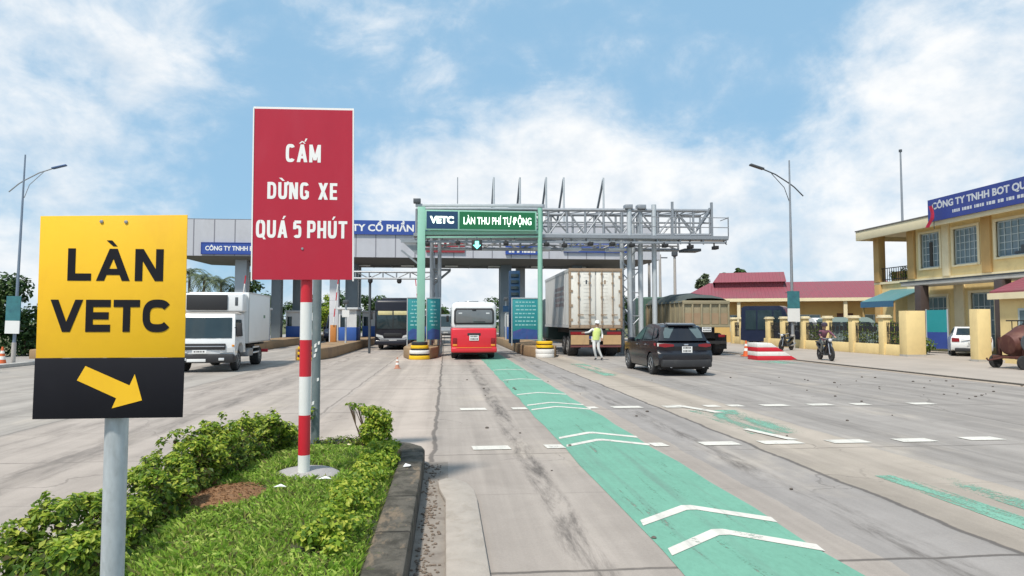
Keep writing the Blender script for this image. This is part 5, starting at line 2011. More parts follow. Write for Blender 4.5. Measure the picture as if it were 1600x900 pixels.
up = [(38.45, 36.85, 4.95, 7.05), (35.75, 34.0, 4.95, 7.0), (32.75, 29.4, 5.1, 7.0), (28.2, 26.2, 5.0, 7.0)]
dn = [(38.1, 36.4, .5, 3.2), (34.6, 33.0, .3, 3.3), (31.6, 29.9, .9, 2.9)]
ups = [(b_, a, c, e) for a, b_, c, e in up]
dns = [(b_, a, c, e) for a, b_, c, e in dn]
mb = MB()
wall_grid(mb, 22, 38.9, 4.35, 7.5, ups, lambda m_, a, b_, c, e: m_.box(0, .25, a, b_, c, e))
wall_grid(mb, 22, 38.9, 0, 4.2, dns, lambda m_, a, b_, c, e: m_.box(0, .25, a, b_, c, e))
mb.box(.25, 9, 38.6, 38.9, 0, 4.2)
mb.box(3.2, 9, 38.6, 38.9, 4.35, 7.5)
mb.box(.25, 9, 22, 22.25, 0, 7.5)
mb.box(2.0, 9, 39.0, 43, 0, 4.2)
mb.box(.05, .25, 39.0, 43, 0, 4.2)
mb.build('wall', cream, off)
mb = MB()
mb.box(1.2, 1.4, 38.9, 42.9, 4.35, 5.1)
mb.box(3.2, 3.4, 38.9, 42.9, 4.35, 7.5)
mb.build('loggia_wall', ochre, off)
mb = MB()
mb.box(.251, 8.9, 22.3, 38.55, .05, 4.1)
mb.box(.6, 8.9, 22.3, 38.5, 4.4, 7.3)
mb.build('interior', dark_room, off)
mb = MB()
mb.box(-.06, 9, 22, 43, 4.2, 4.35)
mb.build('floor_slab', cream_pale, off)
mb = MB()
mb.box(-1.0, 9.5, 21, 43.4, 7.52, 7.86)
mb.build('roof', cream_pale, off, bevel=.02)
mb = MB()
mb.box(-1.02, -.86, 21, 43.42, 7.24, 7.85)
mb.box(-.86, 9.5, 43.26, 43.42, 7.24, 7.85)
mb.build('roof_fascia', cream_pale, off, bevel=.01)
mb = MB()
mb.box(-1.06, 9.56, 20.95, 43.46, 7.86, 7.93)
mb.build('roof_edge', mat("weathered_roof_edge", (.16, .15, .14), .9, 0, .2, 3), off)
for y, m_, wd in ((42.6, ochre, .28), (39.25, ochre, .3), (36.3, cream_pale, .26), (33.35, ochre, .3), (28.8, ochre, .3)):
    mb = MB()
    mb.box(-.14, .2 if y < 40 else .35, y - wd, y + wd, 4.36, 7.51)
    mb.build('pilaster', m_, off, bevel=.015)
for y, wd in ((42.6, .28), (39.3, .35), (35.4, .35), (32.4, .3)):
    mb = MB()
    mb.box(-.12, .04, y - wd, y + wd, 0, 4.19)
    mb.build('pilaster', cream_pale if y < 40 else ochre, off, bevel=.015)


def window(parent, y0, y1, z0, z1, nv, nh, sill=True):
    """Window in a wall facing -X; local x = 0 is the wall face."""
    fr = MB()
    for a, b_, c, e in ((y0, y0 + .07, z0, z1), (y1 - .07, y1, z0, z1), (y0, y1, z0, z0 + .07), (y0, y1, z1 - .07, z1)):
        fr.box(.06, .16, a, b_, c, e)
    f = fr.build('window', win_frame, parent)
    pn = MB()
    pn.box(.115, .13, y0 + .07, y1 - .07, z0 + .07, z1 - .07)
    pn.build('pane', win_glass, f)
    gr = MB()
    for i in range(1, nv):
        y = y0 + (y1 - y0) * i / nv
        gr.box(.075, .105, y - .018, y + .018, z0 + .07, z1 - .07)
    for i in range(1, nh):
        z = z0 + (z1 - z0) * i / nh
        gr.box(.08, .10, y0 + .07, y1 - .07, z - .018, z + .018)
    gr.build('grille', win_frame, f)
    tr = MB()
    for a, b_, c, e in ((y0 - .16, y0, z0 - .1, z1 + .14), (y1, y1 + .16, z0 - .1, z1 + .14), (y0, y1, z1, z1 + .14)):
        tr.box(-.07, .05, a, b_, c, e)
    if sill:
        tr.box(-.14, .05, y0, y1, z0 - .1, z0)
    tr.build('surround', cream_pale, f)
    return f


for a, b_, c, e in ups:
    wf = window(off, a, b_, c, e, 5 if b_ - a < 2.2 else 8, 5)
    if abs(b_ - 32.75) < .1:
        mb = MB()
        for yy in (31.2, 29.9):
            mb.box(.04, .072, yy - .5, yy + .5, 5.2, 5.32)
            mb.box(.03, .074, yy - .3, yy + .1, 5.32, 5.62)
        mb.build('boxes_on_sill', steel_dark, wf)
    if abs(b_ - 38.45) < .1:
        mb = MB()
        mb.box(.05, .078, 37.55, 37.8, 5.05, 6.5)
        mb.build('open_casement', dark_room, wf)
for a, b_, c, e in dns:
    window(off, a, b_, c, e, 4, 4, False)
mb = MB()
for i in range(16):
    y = 39.1 + i * .22
    mb.cyl((.05, y, 4.36), (.05, y, 5.25), .022, n=6)
for zz in (4.5, 5.25):
    mb.bar((.05, 39.0, zz), (.05, 42.4, zz), .05)
mb.build('balcony_railing', black, off)
mb = MB()
rnd = random.Random(2)
leaves(mb, [(.35, 39.6, 4.8, .2, .3, .35), (.35, 40.5, 4.9, .2, .35, .45), (.35, 41.6, 4.8, .2, .3, .3)], 500, .12, 7)
mb.build('balcony_plants', bush_leaf, off, fix=False)
# porch slab over the ground floor
mb = MB()
mb.box(-2.0, -.13, 24, 37.6, 3.80, 4.0)
mb.build('porch_roof', mat("pale_porch_concrete", (.58, .55, .50), .85, 0, .12, 2, .4, (.28, .25, .22)), off, bevel=.02)
mb = MB()
mb.box(-2.04, -1.9, 23.9, 37.65, 4.005, 4.07)
mb.build('porch_edge', steel_dark, off)
for y in (36.05, 30.4):
    mb = MB()
    mb.box(-2.1, -1.6, y - .25, y + .25, 0, 3.77)
    mb.build('porch_column', mat("dark_brown_tiles", (.07, .05, .045), .5, 0, .3, 3), off, bevel=.01)
# lean-to with a small red roof near the right edge
red_tile = mat("maroon_sheet_roof", (.25, .062, .080), .6, 0, .12, 1.5, .45, (.17, .09, .085), streak=(3, .6, .6), ribs=('X', 1.1))
mb = MB()
mb.plate([(-4.3, 22, 3.0), (-4.3, 28.4, 3.0), (-2.5, 28.4, 3.7), (-2.5, 22, 3.7)], (0, 0, .08))
mb.build('lean_to_roof', red_tile, off)
mb = MB()
mb.box(-4.34, -4.2, 21.9, 28.5, 2.72, 3.0)
mb.build('lean_to_fascia', cream_pale, off)
mb = MB()
mb.box(-4.0, -3.8, 22, 28.2, 0, 2.75)
mb.build('lean_to_wall', cream, off)
mb = MB()
mb.box(-4.03, -3.99, 25.8, 27.2, .9, 2.3)
lw = mb.build('window', win_frame, off)
mb = MB()
mb.box(-4.045, -4.031, 25.9, 26.45, 1.0, 2.2)
mb.box(-4.045, -4.031, 26.52, 27.1, 1.0, 2.2)
mb.build('pane', win_glass, lw)

osign = thing('office_sign', 'long blue company name board along the office roof edge', 'sign', (27.9, 36.25, 7.48))
mb = MB()
mb.box(-.06, .06, -9.6, 0, 0, 1.27)
mb.build('panel', mat("navy_blue_board", (.03, .05, .24), .5, 0, .12, 1.5, .15, (.08, .09, .25)), osign)
mb = MB()
for y in (-.4, -2.8, -5.2, -7.6):
    mb.bar((.06, y, .1), (.9, y, .42), .06)
    mb.bar((.06, y, 1.1), (.9, y, .47), .06)
mb.build('strut', steel, osign)
grey_text = mat("grey_white_lettering", (.55, .57, .60), .5, 0, .04)
lettering('CÔNG TY TNHH BOT QUẢNG BÌNH', grey_text, osign, 8.9, .40, (-.0615, -.35, .66), .035, .006, -90)
mb = MB()
rnd = random.Random(31)
y = -1.9
while y > -8.6:
    l_ = rnd.uniform(.07, .2)
    mb.box(-.068, -.0605, y - l_, y, .26, .43)
    y -= l_ + (.05 if rnd.random() < .75 else .18)
mb.build('small_writing', grey_text, osign)
fl = thing('flag', 'red flag drooping from a short pole in front of the blue office sign', 'flag', (27.6, 35.4, 7.1))
mb = MB()
mb.tube([(.1, .2, -.1), (-.15, -.1, 1.3)], .02, 6)
mb.build('pole', steel_dark, fl)
mb = MB()
vs = []
for j in range(9):
    for i in range(4):
        vs.append((-.17 + .05 * math.sin(i * 1.9 + j * .5), -.1 + i * .1 + .04 * math.sin(j * .9) + (.22 if j < 3 else 0) * (3 - j) * .5, 0.0 + j * .15))
mb.add(vs, [(j * 4 + i, j * 4 + i + 1, j * 4 + i + 5, j * 4 + i + 4) for j in range(8) for i in range(3)])
mb.build('cloth', mat("red_flag_cloth", (.45, .02, .06), .8, 0, .2, 6), fl, smooth=70)
an = thing('antenna_mast', 'tall slim antenna mast standing on the office roof corner', 'mast', (29.4, 40.6, 7.86))
mb = MB()
mb.tube([(0, 0, 0), (0, 0, 3.2), (0, 0, 4.9)], [.075, .06, .05], 8)
mb.build('pole', steel, an)
mb = MB()
mb.cyl((0, 0, 4.9), (0, 0, 5.05), .10, n=8)
mb.build('cap', steel_dark, an)
for i, (x, y, lab) in enumerate(((26.6, 34.2, 'teal notice stand in front of the office porch column'),)):
    t = thing('notice_board', lab, 'notice board', (x, y, 0), -60)
    mb = MB()
    mb.box(-.5, .5, -.03, .03, 1.15, 2.35)
    mb.build('panel', teal_board, t)
    mb = MB()
    mb.box(-.5, .5, -.032, .032, .25, 1.145)
    mb.build('lower_panel', mat("navy_banner", (.03, .06, .25), .5, 0, .3, 3), t)
    mb = MB()
    mb.box(-.55, -.5, -.04, .04, 0, 2.4)
    mb.box(.5, .55, -.04, .04, 0, 2.4)
    mb.build('frame', steel_light, t)
aw = thing('awning', 'blue-green sheet awning over the side entrance between office and red-roofed house', 'awning', (27.2, 39.75, 0))
mb = MB()
tealsheet = mat("blue_green_sheet", (.10, .25, .27), .5, .1, .15, 2, .4, (.25, .30, .30), streak=(1, 4, 1), ribs=('Y', 1.3))
mb.plate([(-.3, -1.6, 2.95), (-.3, 1.6, 2.95), (1.78, 1.6, 3.75), (1.78, -1.6, 3.75)], (0, 0, .05))
mb.build('sheet', tealsheet, aw)
mb = MB()
mb.box(-.345, -.305, -1.6, 1.6, 2.62, 2.98)
mb.build('valance', mat("blue_sheet_edge", (.05, .14, .24), .5, .1, .2, 2), aw)
mb = MB()
for y in (-1.5, 1.5):
    mb.bar((-.2, y, 0), (-.2, y, 2.95), .09)
mb.build('post', ochre, aw)

# long red-roofed house
hs = thing('red_roof_house', 'long single-storey house with a maroon sheet roof and raised ridge', 'house', (19.4, 55.0, 0), -22)
L_, D_ = 17.0, 10.0
mb = MB()
op = [(1.5, 2.6, 0, 2.4), (4.2, 5.7, .9, 2.3), (7.2, 8.4, 0, 2.4), (9.6, 11.2, .9, 2.3), (12.4, 13.6, 0, 2.4), (14.4, 15.8, .9, 2.3)]
wall_grid(mb, .8, L_ - .3, 0, 3.5, op, lambda m_, a, b_, c, e: m_.box(a, b_, 1.0, 1.2, c, e))
mb.box(.8, 1.0, 1.2, D_ - 1, 0, 3.5)
mb.box(L_ - .5, L_ - .3, 1.2, D_ - 1, 0, 3.5)
mb.build('wall', mat("house_yellow_render", (.56, .38, .14), .85, 0, .1, 2, .25, (.35, .22, .09)), hs)
for a, b_, c, e in op:
    mb = MB()
    mb.box(a, b_, 1.12, 1.16, c, e)
    f = mb.build('window' if c > 0 else 'door', win_glass if c > 0 else mat("brown_door", (.13, .055, .03), .6, 0, .2, 3), hs)
    mb = MB()
    for q in (a, (a + b_) / 2 - .03, b_ - .06):
        mb.box(q, q + .06, 1.05, 1.118, c, e)
    mb.box(a, b_, 1.05, 1.117, e - .06, e)
    mb.build('frame', win_frame if c > 0 else mat("brown_door", (.1, .04, .02)), f)
mb = MB()
mb.add([(0, 0, 3.55), (L_, 0, 3.55), (L_, D_, 3.55), (0, D_, 3.55), (2.6, D_ / 2, 5.2), (L_, D_ / 2, 5.2)], [(0, 1, 5, 4), (2, 3, 4, 5), (3, 0, 4), (1, 2, 5), (3, 2, 1, 0)])
mb.build('roof', red_tile, hs, smooth=0)
mb = MB()
mb.add([(2.9, 3.2, 5.15), (8.9, 3.2, 5.15), (8.9, 6.8, 5.15), (2.9, 6.8, 5.15), (3.5, 5, 6.1), (8.9, 5, 6.1)], [(0, 1, 5, 4), (2, 3, 4, 5), (3, 0, 4), (1, 2, 5), (3, 2, 1, 0)])
mb.box(3.1, 8.7, 3.5, 6.5, 4.6, 5.15)
mb.build('ridge_roof', red_tile, hs, smooth=0)
mb = MB()
mb.box(-.05, L_ + .05, -.06, .0, 3.36, 3.62)
mb.build('fascia', cream_pale, hs)
for x in (1.0, 4.9, 8.9, 12.9, 16.4):
    mb = MB()
    mb.box(x - .13, x + .13, .1, .36, 0, 3.54)
    mb.build('veranda_post', cream_pale, hs)

# yard fence with gate piers
fence = thing('yard_fence', 'cream yard wall with capped pillars and dark iron railings', 'fence', (22.75, 31.3, 0))
mb = MB()
mb.box(-.12, .12, 0, 20.2, 0, .55)
mb.build('base_wall', cream, fence, bevel=.01)
py = [1.75, 4.4, 7.0, 9.6, 12.2, 14.3, 16.4, 18.6, 20.2]
for y in py:
    mb = MB()
    mb.box(-.2, .2, y - .2, y + .2, .0, 1.9)
    p = mb.build('pillar', cream, fence, bevel=.012)
    mb = MB()
    mb.box(-.27, .27, y - .27, y + .27, 1.9, 1.98)
    mb.box(-.22, .22, y - .22, y + .22, 1.98, 2.06)
    mb.build('cap', cream_pale, p, bevel=.01)
for a, b_ in zip([0] + py, py):
    mb = MB()
    n_ = max(3, int((b_ - a - .4) / .13))
    for i in range(n_ + 1):
        y = a + .2 + (b_ - a - .4) * i / n_
        mb.bar((0, y, .5), (0, y, 1.68), .028)
    for z in (.62, 1.1, 1.6):
        mb.bar((0, a + .18, z), (0, b_ - .18, z), .035)
    for i in range(int((b_ - a) / .42)):
        y = a + .35 + i * .42
        mb.lathe([(.12, -.008), (.15, -.008), (.15, .008), (.12, .008)], (0, y, 1.35), 'x', 12)
    mb.build('railing', black, fence)
gp = thing('gate_pier', 'broad plain cream gate pier at the left side of the gateway', 'gate pier', (23.05, 31.35, 0), 0, 'gate piers of the yard')
mb = MB()
mb.box(-.5, .5, -.28, .28, 0, 2.25)
mb.build('pier', cream, gp, bevel=.015)
mb = MB()
mb.box(-.505, .505, -.285, .285, 0, .09)
mb.build('plinth', concrete, gp)
gp2 = dup(gp, (22.95, 26.95, 0), 0, 'cream gate pier between the white saloon car and the concrete mixer', 'gate piers of the yard')
gp2.scale = (.62, .8, 1)
fence2 = thing('yard_fence', 'cream yard wall with a dark rail behind the concrete mixer', 'fence', (23.15, 17.5, 0))
mb = MB()
mb.box(-.12, .12, 0, 8.3, 0, .6)
mb.build('base_wall', cream, fence2)
mb = MB()
for i in range(28):
    mb.bar((0, .2 + i * .29, .6), (0, .2 + i * .29, 1.75), .025)
for z in (.75, 1.75):
    mb.bar((0, 0, z), (0, 8.3, z), .05)
mb.build('railing', black, fence2)
rnd = random.Random(9)
for i, (x, y, r, h, lab) in enumerate(((23.7, 34.2, .8, 1.7, 'dark green shrub inside the yard fence, nearest the left gate pier'), (23.7, 37.0, .8, 1.7, 'green shrub inside the yard behind the second fence bay'),
                                       (24.6, 33.0, .8, .9, 'low flowering shrub in the gateway behind the left gate pier'), (23.9, 41.6, .7, 1.5, 'shrub inside the yard behind the motorcyclist'))):
    t = thing('shrub', lab, 'shrub', (x, y, 0), 0, 'shrubs inside the yard')
    mb = MB()
    leaves(mb, [(0, 0, h * .55, r, r, h * .5), (.2, .3, h * .8, r * .5, r * .5, h * .3)], 900, .14, 300 + i)
    mb.build('foliage', bush_leaf, t, fix=False)
    mb = MB()
    for q in range(4):
        mb.tube([(0, 0, 0), (rnd.uniform(-.4, .4), rnd.uniform(-.4, .4), h * .8)], [.03, .01], 5)
    mb.build('stem', twig, t)

# ------------------------------------------------------------------ street lamps, poles
lamp_blue = mat("blue_grey_luminaire", (.10, .16, .30), .4, .3, .1, 5)


def street_lamp(x, y, h, flip, label, lum, reach=1.0, banner_z=(1.75, 2.75, 3.65), bw=.8, lean=0):
    t = thing('street_lamp', label, 'street lamp', (x, y, 0))
    t.rotation_euler = (0, R(lean), 0)
    s = flip
    mb = MB()
    mb.tube([(0, 0, 0), (0, 0, h * .5), (0, 0, h)], [.105 * reach, .08 * reach, .045 * reach], 12)
    mb.build('pole', steel if lum is not lamp_blue else mat("blue_grey_pole", (.22, .27, .34), .45, .4, .1, 5), t)
    mb = MB()
    mb.box(-.22, .22, -.22, .22, 0, .05)
    mb.cyl((0, 0, .05), (0, 0, .9), .13 * reach, n=12)
    mb.build('base', concrete, t)
    mb = MB()
    zz = h * .875
    mb.tube([(-s * .85 * reach, 0, zz - .75 * reach), (-s * .3 * reach, 0, zz - .22 * reach), (0, 0, zz), (s * .9 * reach, 0, zz + .55 * reach), (s * 1.75 * reach, 0, zz + .88 * reach)], .04 * reach, 8)
    mb.tube([(s * .05, 0, zz - 1.1 * reach), (s * .35 * reach, 0, zz - .25 * reach), (s * 1.15 * reach, 0, zz + .6 * reach)], .022 * reach, 6)
    mb.build('arm', steel_dark if lum is not lamp_blue else steel, t)
    mb = MB()
    mb.bar((s * 1.65 * reach, 0, zz + .86 * reach), (s * 2.5 * reach, 0, zz + 1.12 * reach), .30 * reach, .11 * reach)
    mb.build('luminaire', lum, t, bevel=.03)
    z0_, z1_, z2_ = banner_z
    mb = MB()
    mb.box(-bw / 2, bw / 2, -.19, -.15, z1_, z2_)
    mb.build('banner', mat("teal_banner", (.04, .17, .19), .6, 0, .5, 4, .4, (.02, .05, .12)), t)
    mb = MB()
    mb.box(-bw / 2, bw / 2, -.19, -.15, z0_, z1_ - .003)
    mb.build('banner_foot', plate_white, t)
    mb = MB()
    for z in (z0_ + .1, z2_ - .1):
        mb.box(-bw / 2, bw / 2, -.149, .09, z - .02, z + .02)
    mb.build('banner_bracket', steel_dark, t)
    return t


street_lamp(21.85, 40.7, 12.05, -1, 'tall street lamp with a teal and white banner by the striped ramp block', steel_dark, 1.05, (1.72, 2.55, 3.65), .8)
street_lamp(-16.75, 28.0, 8.3, 1, 'slim street lamp with a blue-grey head beside the trees at the far left', lamp_blue, .62, (1.25, 1.75, 2.7), .52, 1.2)
for x, y, h, lab, head in ((19.55, 60, 7.9, 'plain thin pole left of the red-roofed house', 0), (19.9, 57, 7.5, 'thin pole with a dark lamp head just left of the red-roofed house', 1),
                           (17.6, 57, 6.9, 'thin pole with a dark head hidden close behind the silver gantry column', 1)):
    t = thing('utility_pole', lab, 'pole', (x, y, 0))
    mb = MB()
    mb.tube([(0, 0, 0), (0, 0, h)], [.15, .11], 10)
    mb.build('pole', concrete, t)
    if head:
        mb = MB()
        mb.lathe([(.12, h - .1), (.28, h), (.28, h + .3), (.14, h + .45)], (0, 0, 0), 'z', 10)
        mb.build('lamp_head', steel_dark, t)
    else:
        mb = MB()
        mb.bar((-.7, 0, h - .3), (.7, 0, h - .3), .1)
        mb.build('cross_arm', steel_dark, t)

# ------------------------------------------------------------------ trees
tree_leaf = leaf_mat("tree_leaves", [(.015, .04, .012), (.03, .07, .018), (.055, .11, .025), (.10, .16, .04)], .25)
pale_leaf = leaf_mat("pale_tree_leaves", [(.05, .07, .04), (.09, .12, .06), (.14, .18, .09), (.22, .25, .15)], .25)
bark = mat("tree_bark", (.13, .10, .075), .9, 0, .3, 6, bump=.5)


def tree(x, y, h, r, seed, label, lm=tree_leaf, n=1500, size=.34, group=None, low=.35):
    rnd = random.Random(seed)
    t = thing('tree', label, 'tree', (x, y, 0), rnd.uniform(0, 360), group)
    tr = MB()
    tr.tube([(0, 0, -.1), (rnd.uniform(-.1, .1), 0, h * .3), (rnd.uniform(-.2, .2), rnd.uniform(-.2, .2), h * .75)], [h * .028, h * .02, h * .008], 9)
    bl = []
    for i in range(9):
        a = i * 2.4 + rnd.random()
        z = h * (low + (.95 - low) * rnd.random())
        rr = r * (.35 + .45 * rnd.random()) * (1.1 - .5 * (z / h))
        cx, cy = math.cos(a) * rr, math.sin(a) * rr
        tr.tube([(0, 0, h * .28 + .2 * i / 9 * h), (cx * .6, cy * .6, z - .1 * h), (cx, cy, z)], [h * .010, h * .006, h * .002], 6)
        q = r * rnd.uniform(.32, .55)
        bl.append((cx, cy, z, q, q, q * rnd.uniform(.6, .9)))
    tr.build('trunk', bark, t)
    cr = MB()
    leaves(cr, bl, n, size, seed, shell=.35, asp=.6)
    cr.build('crown', lm, t, fix=False)
    return t


def palm(x, y, h, seed, label, group=None, r=2.3):
    rnd = random.Random(seed)
    t = thing('palm_tree', label, 'palm tree', (x, y, 0), 0, group)
    mb = MB()
    mb.tube([(0, 0, -.1), (.1, 0, h * .5), (.05, .1, h)], [.16, .12, .10], 9)
    mb.build('trunk', bark, t)
    mb = MB()
    for i in range(22):
        a = i * 2.399
        el = rnd.uniform(-.2, 1.1)
        pts = []
        for q in range(7):
            s_ = q / 6 * r
            pts.append(Vector((.05 + math.cos(a) * s_ * math.cos(el * .6), .1 + math.sin(a) * s_ * math.cos(el * .6), h + s_ * math.sin(el) - .42 * s_ * s_)))
        for q in range(6):
            sd = Vector((-math.sin(a), math.cos(a), 0))
            dirv = (pts[q + 1] - pts[q])
            for k_ in range(3):
                b_ = pts[q] + dirv * k_ / 3
                for s2 in (-1, 1):
                    e = b_ + sd * s2 * (.38 * (1 - (q / 7) ** 2)) + dirv * .5 + Vector((0, 0, -.16))
                    mb.add([b_, b_ + dirv * .22, e], [(0, 1, 2)])
    mb.build('fronds', pale_leaf, t, fix=False)
    return t


LG = 'trees behind the far left pavement'
for i, (x, y, h, r, lab) in enumerate(((-22.6, 30, 3.4, 1.8, 'dense dark tree at the very left edge of the picture'), (-20.6, 33.0, 3.5, 1.7, 'dense dark green tree right behind the left street lamp'),
                                       (-18.6, 35.0, 3.7, 1.8, 'dark green tree just left of the yellow sign'), (-20.5, 40, 4.2, 2.0, 'tree hidden mostly behind the upper edge of the yellow sign'))):
    tree(x, y, h, r, 500 + i, lab, tree_leaf, 3600, .24, LG, .12)
for i in range(1):
    t = thing('hedge', 'low dark green hedge under the left trees along the far pavement', 'hedge', (-20.5, 33, 0))
    mb = MB()
    leaves(mb, [(-3 + q * 1.3, q * 1.2 - 3, .7, .9, .9, .8) for q in range(8)], 4200, .2, 77, shell=.4)
    mb.build('foliage', tree_leaf, t, fix=False)
    mb = MB()
    for q in range(8):
        mb.tube([(-3 + q * 1.3, q * 1.2 - 3, 0), (-3 + q * 1.3, q * 1.2 - 3, 1.0)], .04, 6)
    mb.build('stem', twig, t)
bt = thing('bare_tree', 'leafless grey twigs reaching in at the left edge beside the street lamp', 'tree', (-17.2, 22.5, .1))
rnd = random.Random(17)
mb = MB()
mb.tube([(0, 0, 0), (.1, 0, 2.2), (.1, 0, 4.2)], [.09, .07, .03], 8)
mb.build('trunk', bark, bt)
mb = MB()


def limb(p, dr, ln, r, dep):
    q = p + dr * ln
    mid = p + dr * ln * .5 + Vector((rnd.uniform(-.06, .06), 0, rnd.uniform(-.05, .08)))
    mb.tube([p, mid, q], [r, r * .8, r * .55], 5)
    if dep:
        for _ in range(3):
            nd = (dr + Vector((rnd.uniform(-.7, .7), rnd.uniform(-.7, .7), rnd.uniform(-.3, .6)))).normalized()
            limb(p + dr * ln * rnd.uniform(.4, 1), nd, ln * rnd.uniform(.5, .75), r * .6, dep - 1)


for q in range(7):
    a = q * .9
    limb(Vector((.1, 0, 2.4 + q * .3)), Vector((math.cos(a) * .9, math.sin(a) * .9, .45)).normalized(), .95, .028, 2)
mb.build('branches', mat("grey_twigs", (.26, .25, .24), .9), bt)
palm(-21.5, 62, 5.6, 1, 'palm with pale fronds above the white truck cab, left one', 'palms and trees behind the canopy on the left')
palm(-19.4, 60, 5.2, 2, 'palm with pale fronds above the white truck cab, right one', 'palms and trees behind the canopy on the left')
palm(-23.5, 64, 6.2, 5, 'tall pale palm just right of the yellow sign under the canopy end', 'palms and trees behind the canopy on the left')
tree(-17.6, 61, 6.0, 1.7, 521, 'rounded green tree beyond the canopy above the white truck box', tree_leaf, 1600, .3)
tree(-11.6, 66, 4.6, 1.3, 522, 'small fresh green tree under the canopy left of the red and white pole', lime_leaf, 1300, .26)
tree(-8.4, 72, 5.2, 1.4, 523, 'small tree under the canopy between the banded pole and the white square post', tree_leaf, 1200, .3)
tree(12.1, 52, 5.8, 1.5, 524, 'leafy green tree between container truck and silver gantry columns', lime_leaf, 1800, .28)
tree(15.6, 62, 5.2, 2.0, 525, 'dark green tree behind the silver gantry columns', tree_leaf, 1600, .32)
tree(14.4, 46, 3.6, 1.3, 526, 'low dark tree behind the tipper truck tarpaulin', tree_leaf, 1500, .24, None, .1)
RG = 'tree tops showing over the red roof'
for i, (x, y, h, r, lab) in enumerate(((31.5, 80, 8.0, 1.1, 'hazy tree top over the raised red ridge, leftmost of three'), (34.3, 80, 9.2, .62, 'dark tree top over the raised red ridge, middle one'),
                                       (36.2, 80, 9.0, .85, 'dark tree top over the red roof, rightmost of three'))):
    tree(x, y, h, r, 540 + i, lab, pale_leaf if i == 0 else tree_leaf, 1300, .36, RG, .5)
FG = 'far trees beyond the toll plaza'
rnd = random.Random(71)
k = 0
for x in (-46, -41, -36.5, -32, -27.5, -23, -19, -15, -11, -7.5, -4, -.5, 3.5, 7.5, 11.5, 15.5, 20, 25, 30, 36, 42, 50, 58):
    y = 108 + rnd.uniform(-6, 10)
    tree(x, y, rnd.uniform(4.2, 6.2), rnd.uniform(2.2, 3.2), 600 + k, 'hazy green tree in the far row beyond the toll plaza', tree_leaf, 750, .55, FG, .15)
    k += 1
t = tag(thing('far_woods', 'far dark tree belt along the horizon', 'woods', (0, 190, 0)), kind='stuff')
bpy.data.objects.remove(t)
mb = MB()
rnd = random.Random(88)
leaves(mb, [(-190 + q * 10.5, 185 + rnd.uniform(-12, 12), 2.6, 8, 6, rnd.uniform(3.0, 4.6)) for q in range(38)], 15000, 1.0, 88, shell=.3)
tag(mb.build('far_woods', tree_leaf, fix=False), kind='stuff')

# ------------------------------------------------------------------ motorcycles, concrete mixer
moto_black = mat("black_motorcycle_paint", (.012, .012, .016), .3, 0, .1, 5, coat=.4)


def motorcycle(x, y, rz, label):
    """Front towards -Y."""
    t = thing('motorcycle', label, 'motorcycle', (x, y, 0), rz)
    for yy, nm in ((-.60, 'front_wheel'), (.60, 'rear_wheel')):
        mb = MB()
        mb.lathe([(.20, -.03), (.25, -.045), (.285, -.03), (.29, 0), (.285, .03), (.25, .045), (.20, .03)], (0, 0, 0), 'x', 24)
        wl = mb.build('wheel', rubber, t, (0, yy, .29))
        mb = MB()
        for q in range(8):
            a = q * math.pi / 4
            mb.bar((0, 0, 0), (0, .2 * math.cos(a), .2 * math.sin(a)), .016)
        mb.lathe([(.06, -.05), (.06, .05)], (0, 0, 0), 'x', 12)
        mb.build('rim', rim_grey, wl)
    mb = MB()
    for s in (-1, 1):
        mb.tube([(s * .06, -.60, .29), (s * .06, -.42, .85)], .022, 8)
    mb.tube([(-.33, -.30, 1.02), (-.1, -.40, .95), (.1, -.40, .95), (.33, -.30, 1.02)], .014, 8)
    mb.build('fork', chrome, t)
    mb = MB()
    mb.prism([(-.50, .62), (-.42, .98), (-.28, 1.0), (-.22, .70), (.02, .50), (.25, .55), (.75, .78), (.80, .66), (.45, .42), (.1, .30), (-.2, .32), (-.34, .5)], -.10, .10, 'x')
    mb.build('body', moto_black, t, bevel=.03, seg=3)
    mb = MB()
    mb.prism([(.0, .70), (.15, .78), (.55, .80), (.82, .84), (.84, .78), (.5, .72), (.1, .66)], -.12, .12, 'x')
    mb.build('seat', black, t, bevel=.03)
    mb = MB()
    mb.lathe([(.02, -.60), (.075, -.55), (.08, -.48)], (0, 0, .9), 'y', 14)
    mb.build('headlight', lamp_white, t)
    mb = MB()
    mb.prism([(-.76, .52), (-.6, .64), (-.44, .58), (-.46, .54), (-.6, .60), (-.74, .50)], -.05, .05, 'x')
    mb.build('front_mudguard', moto_black, t, bevel=.01)
    sbox('engine', t, steel_dark, -.12, .12, -.1, .25, .22, .42, .03)
    mb = MB()
    mb.tube([(.12, .1, .28), (.14, .5, .30), (.15, .85, .40)], [.03, .045, .045], 10)
    mb.build('exhaust', chrome, t)
    for s in (-1, 1):
        mb = MB()
        mb.tube([(s * .28, -.31, 1.02), (s * .33, -.36, 1.2)], .008, 6)
        mb.box(s * .36 - .06, s * .36 + .06, -.37, -.35, 1.18, 1.27)
        mb.build('mirror', black, t)
    sbox('tail_light', t, lamp_red, -.06, .06, .80, .86, .66, .74, .01)
    mb = MB()
    for s in (-1, 1):
        mb.box(min(s * .1, s * .24), max(s * .1, s * .24), .0, .06, .27, .30)
    mb.build('foot_peg', black, t)
    return t


motorcycle(16.75, 28.4, -8, 'black motorcycle being ridden past the yard fence')
motorcycle(20.3, 38.6, -55, 'black motorcycle parked by the striped ramp block in front of the fence')

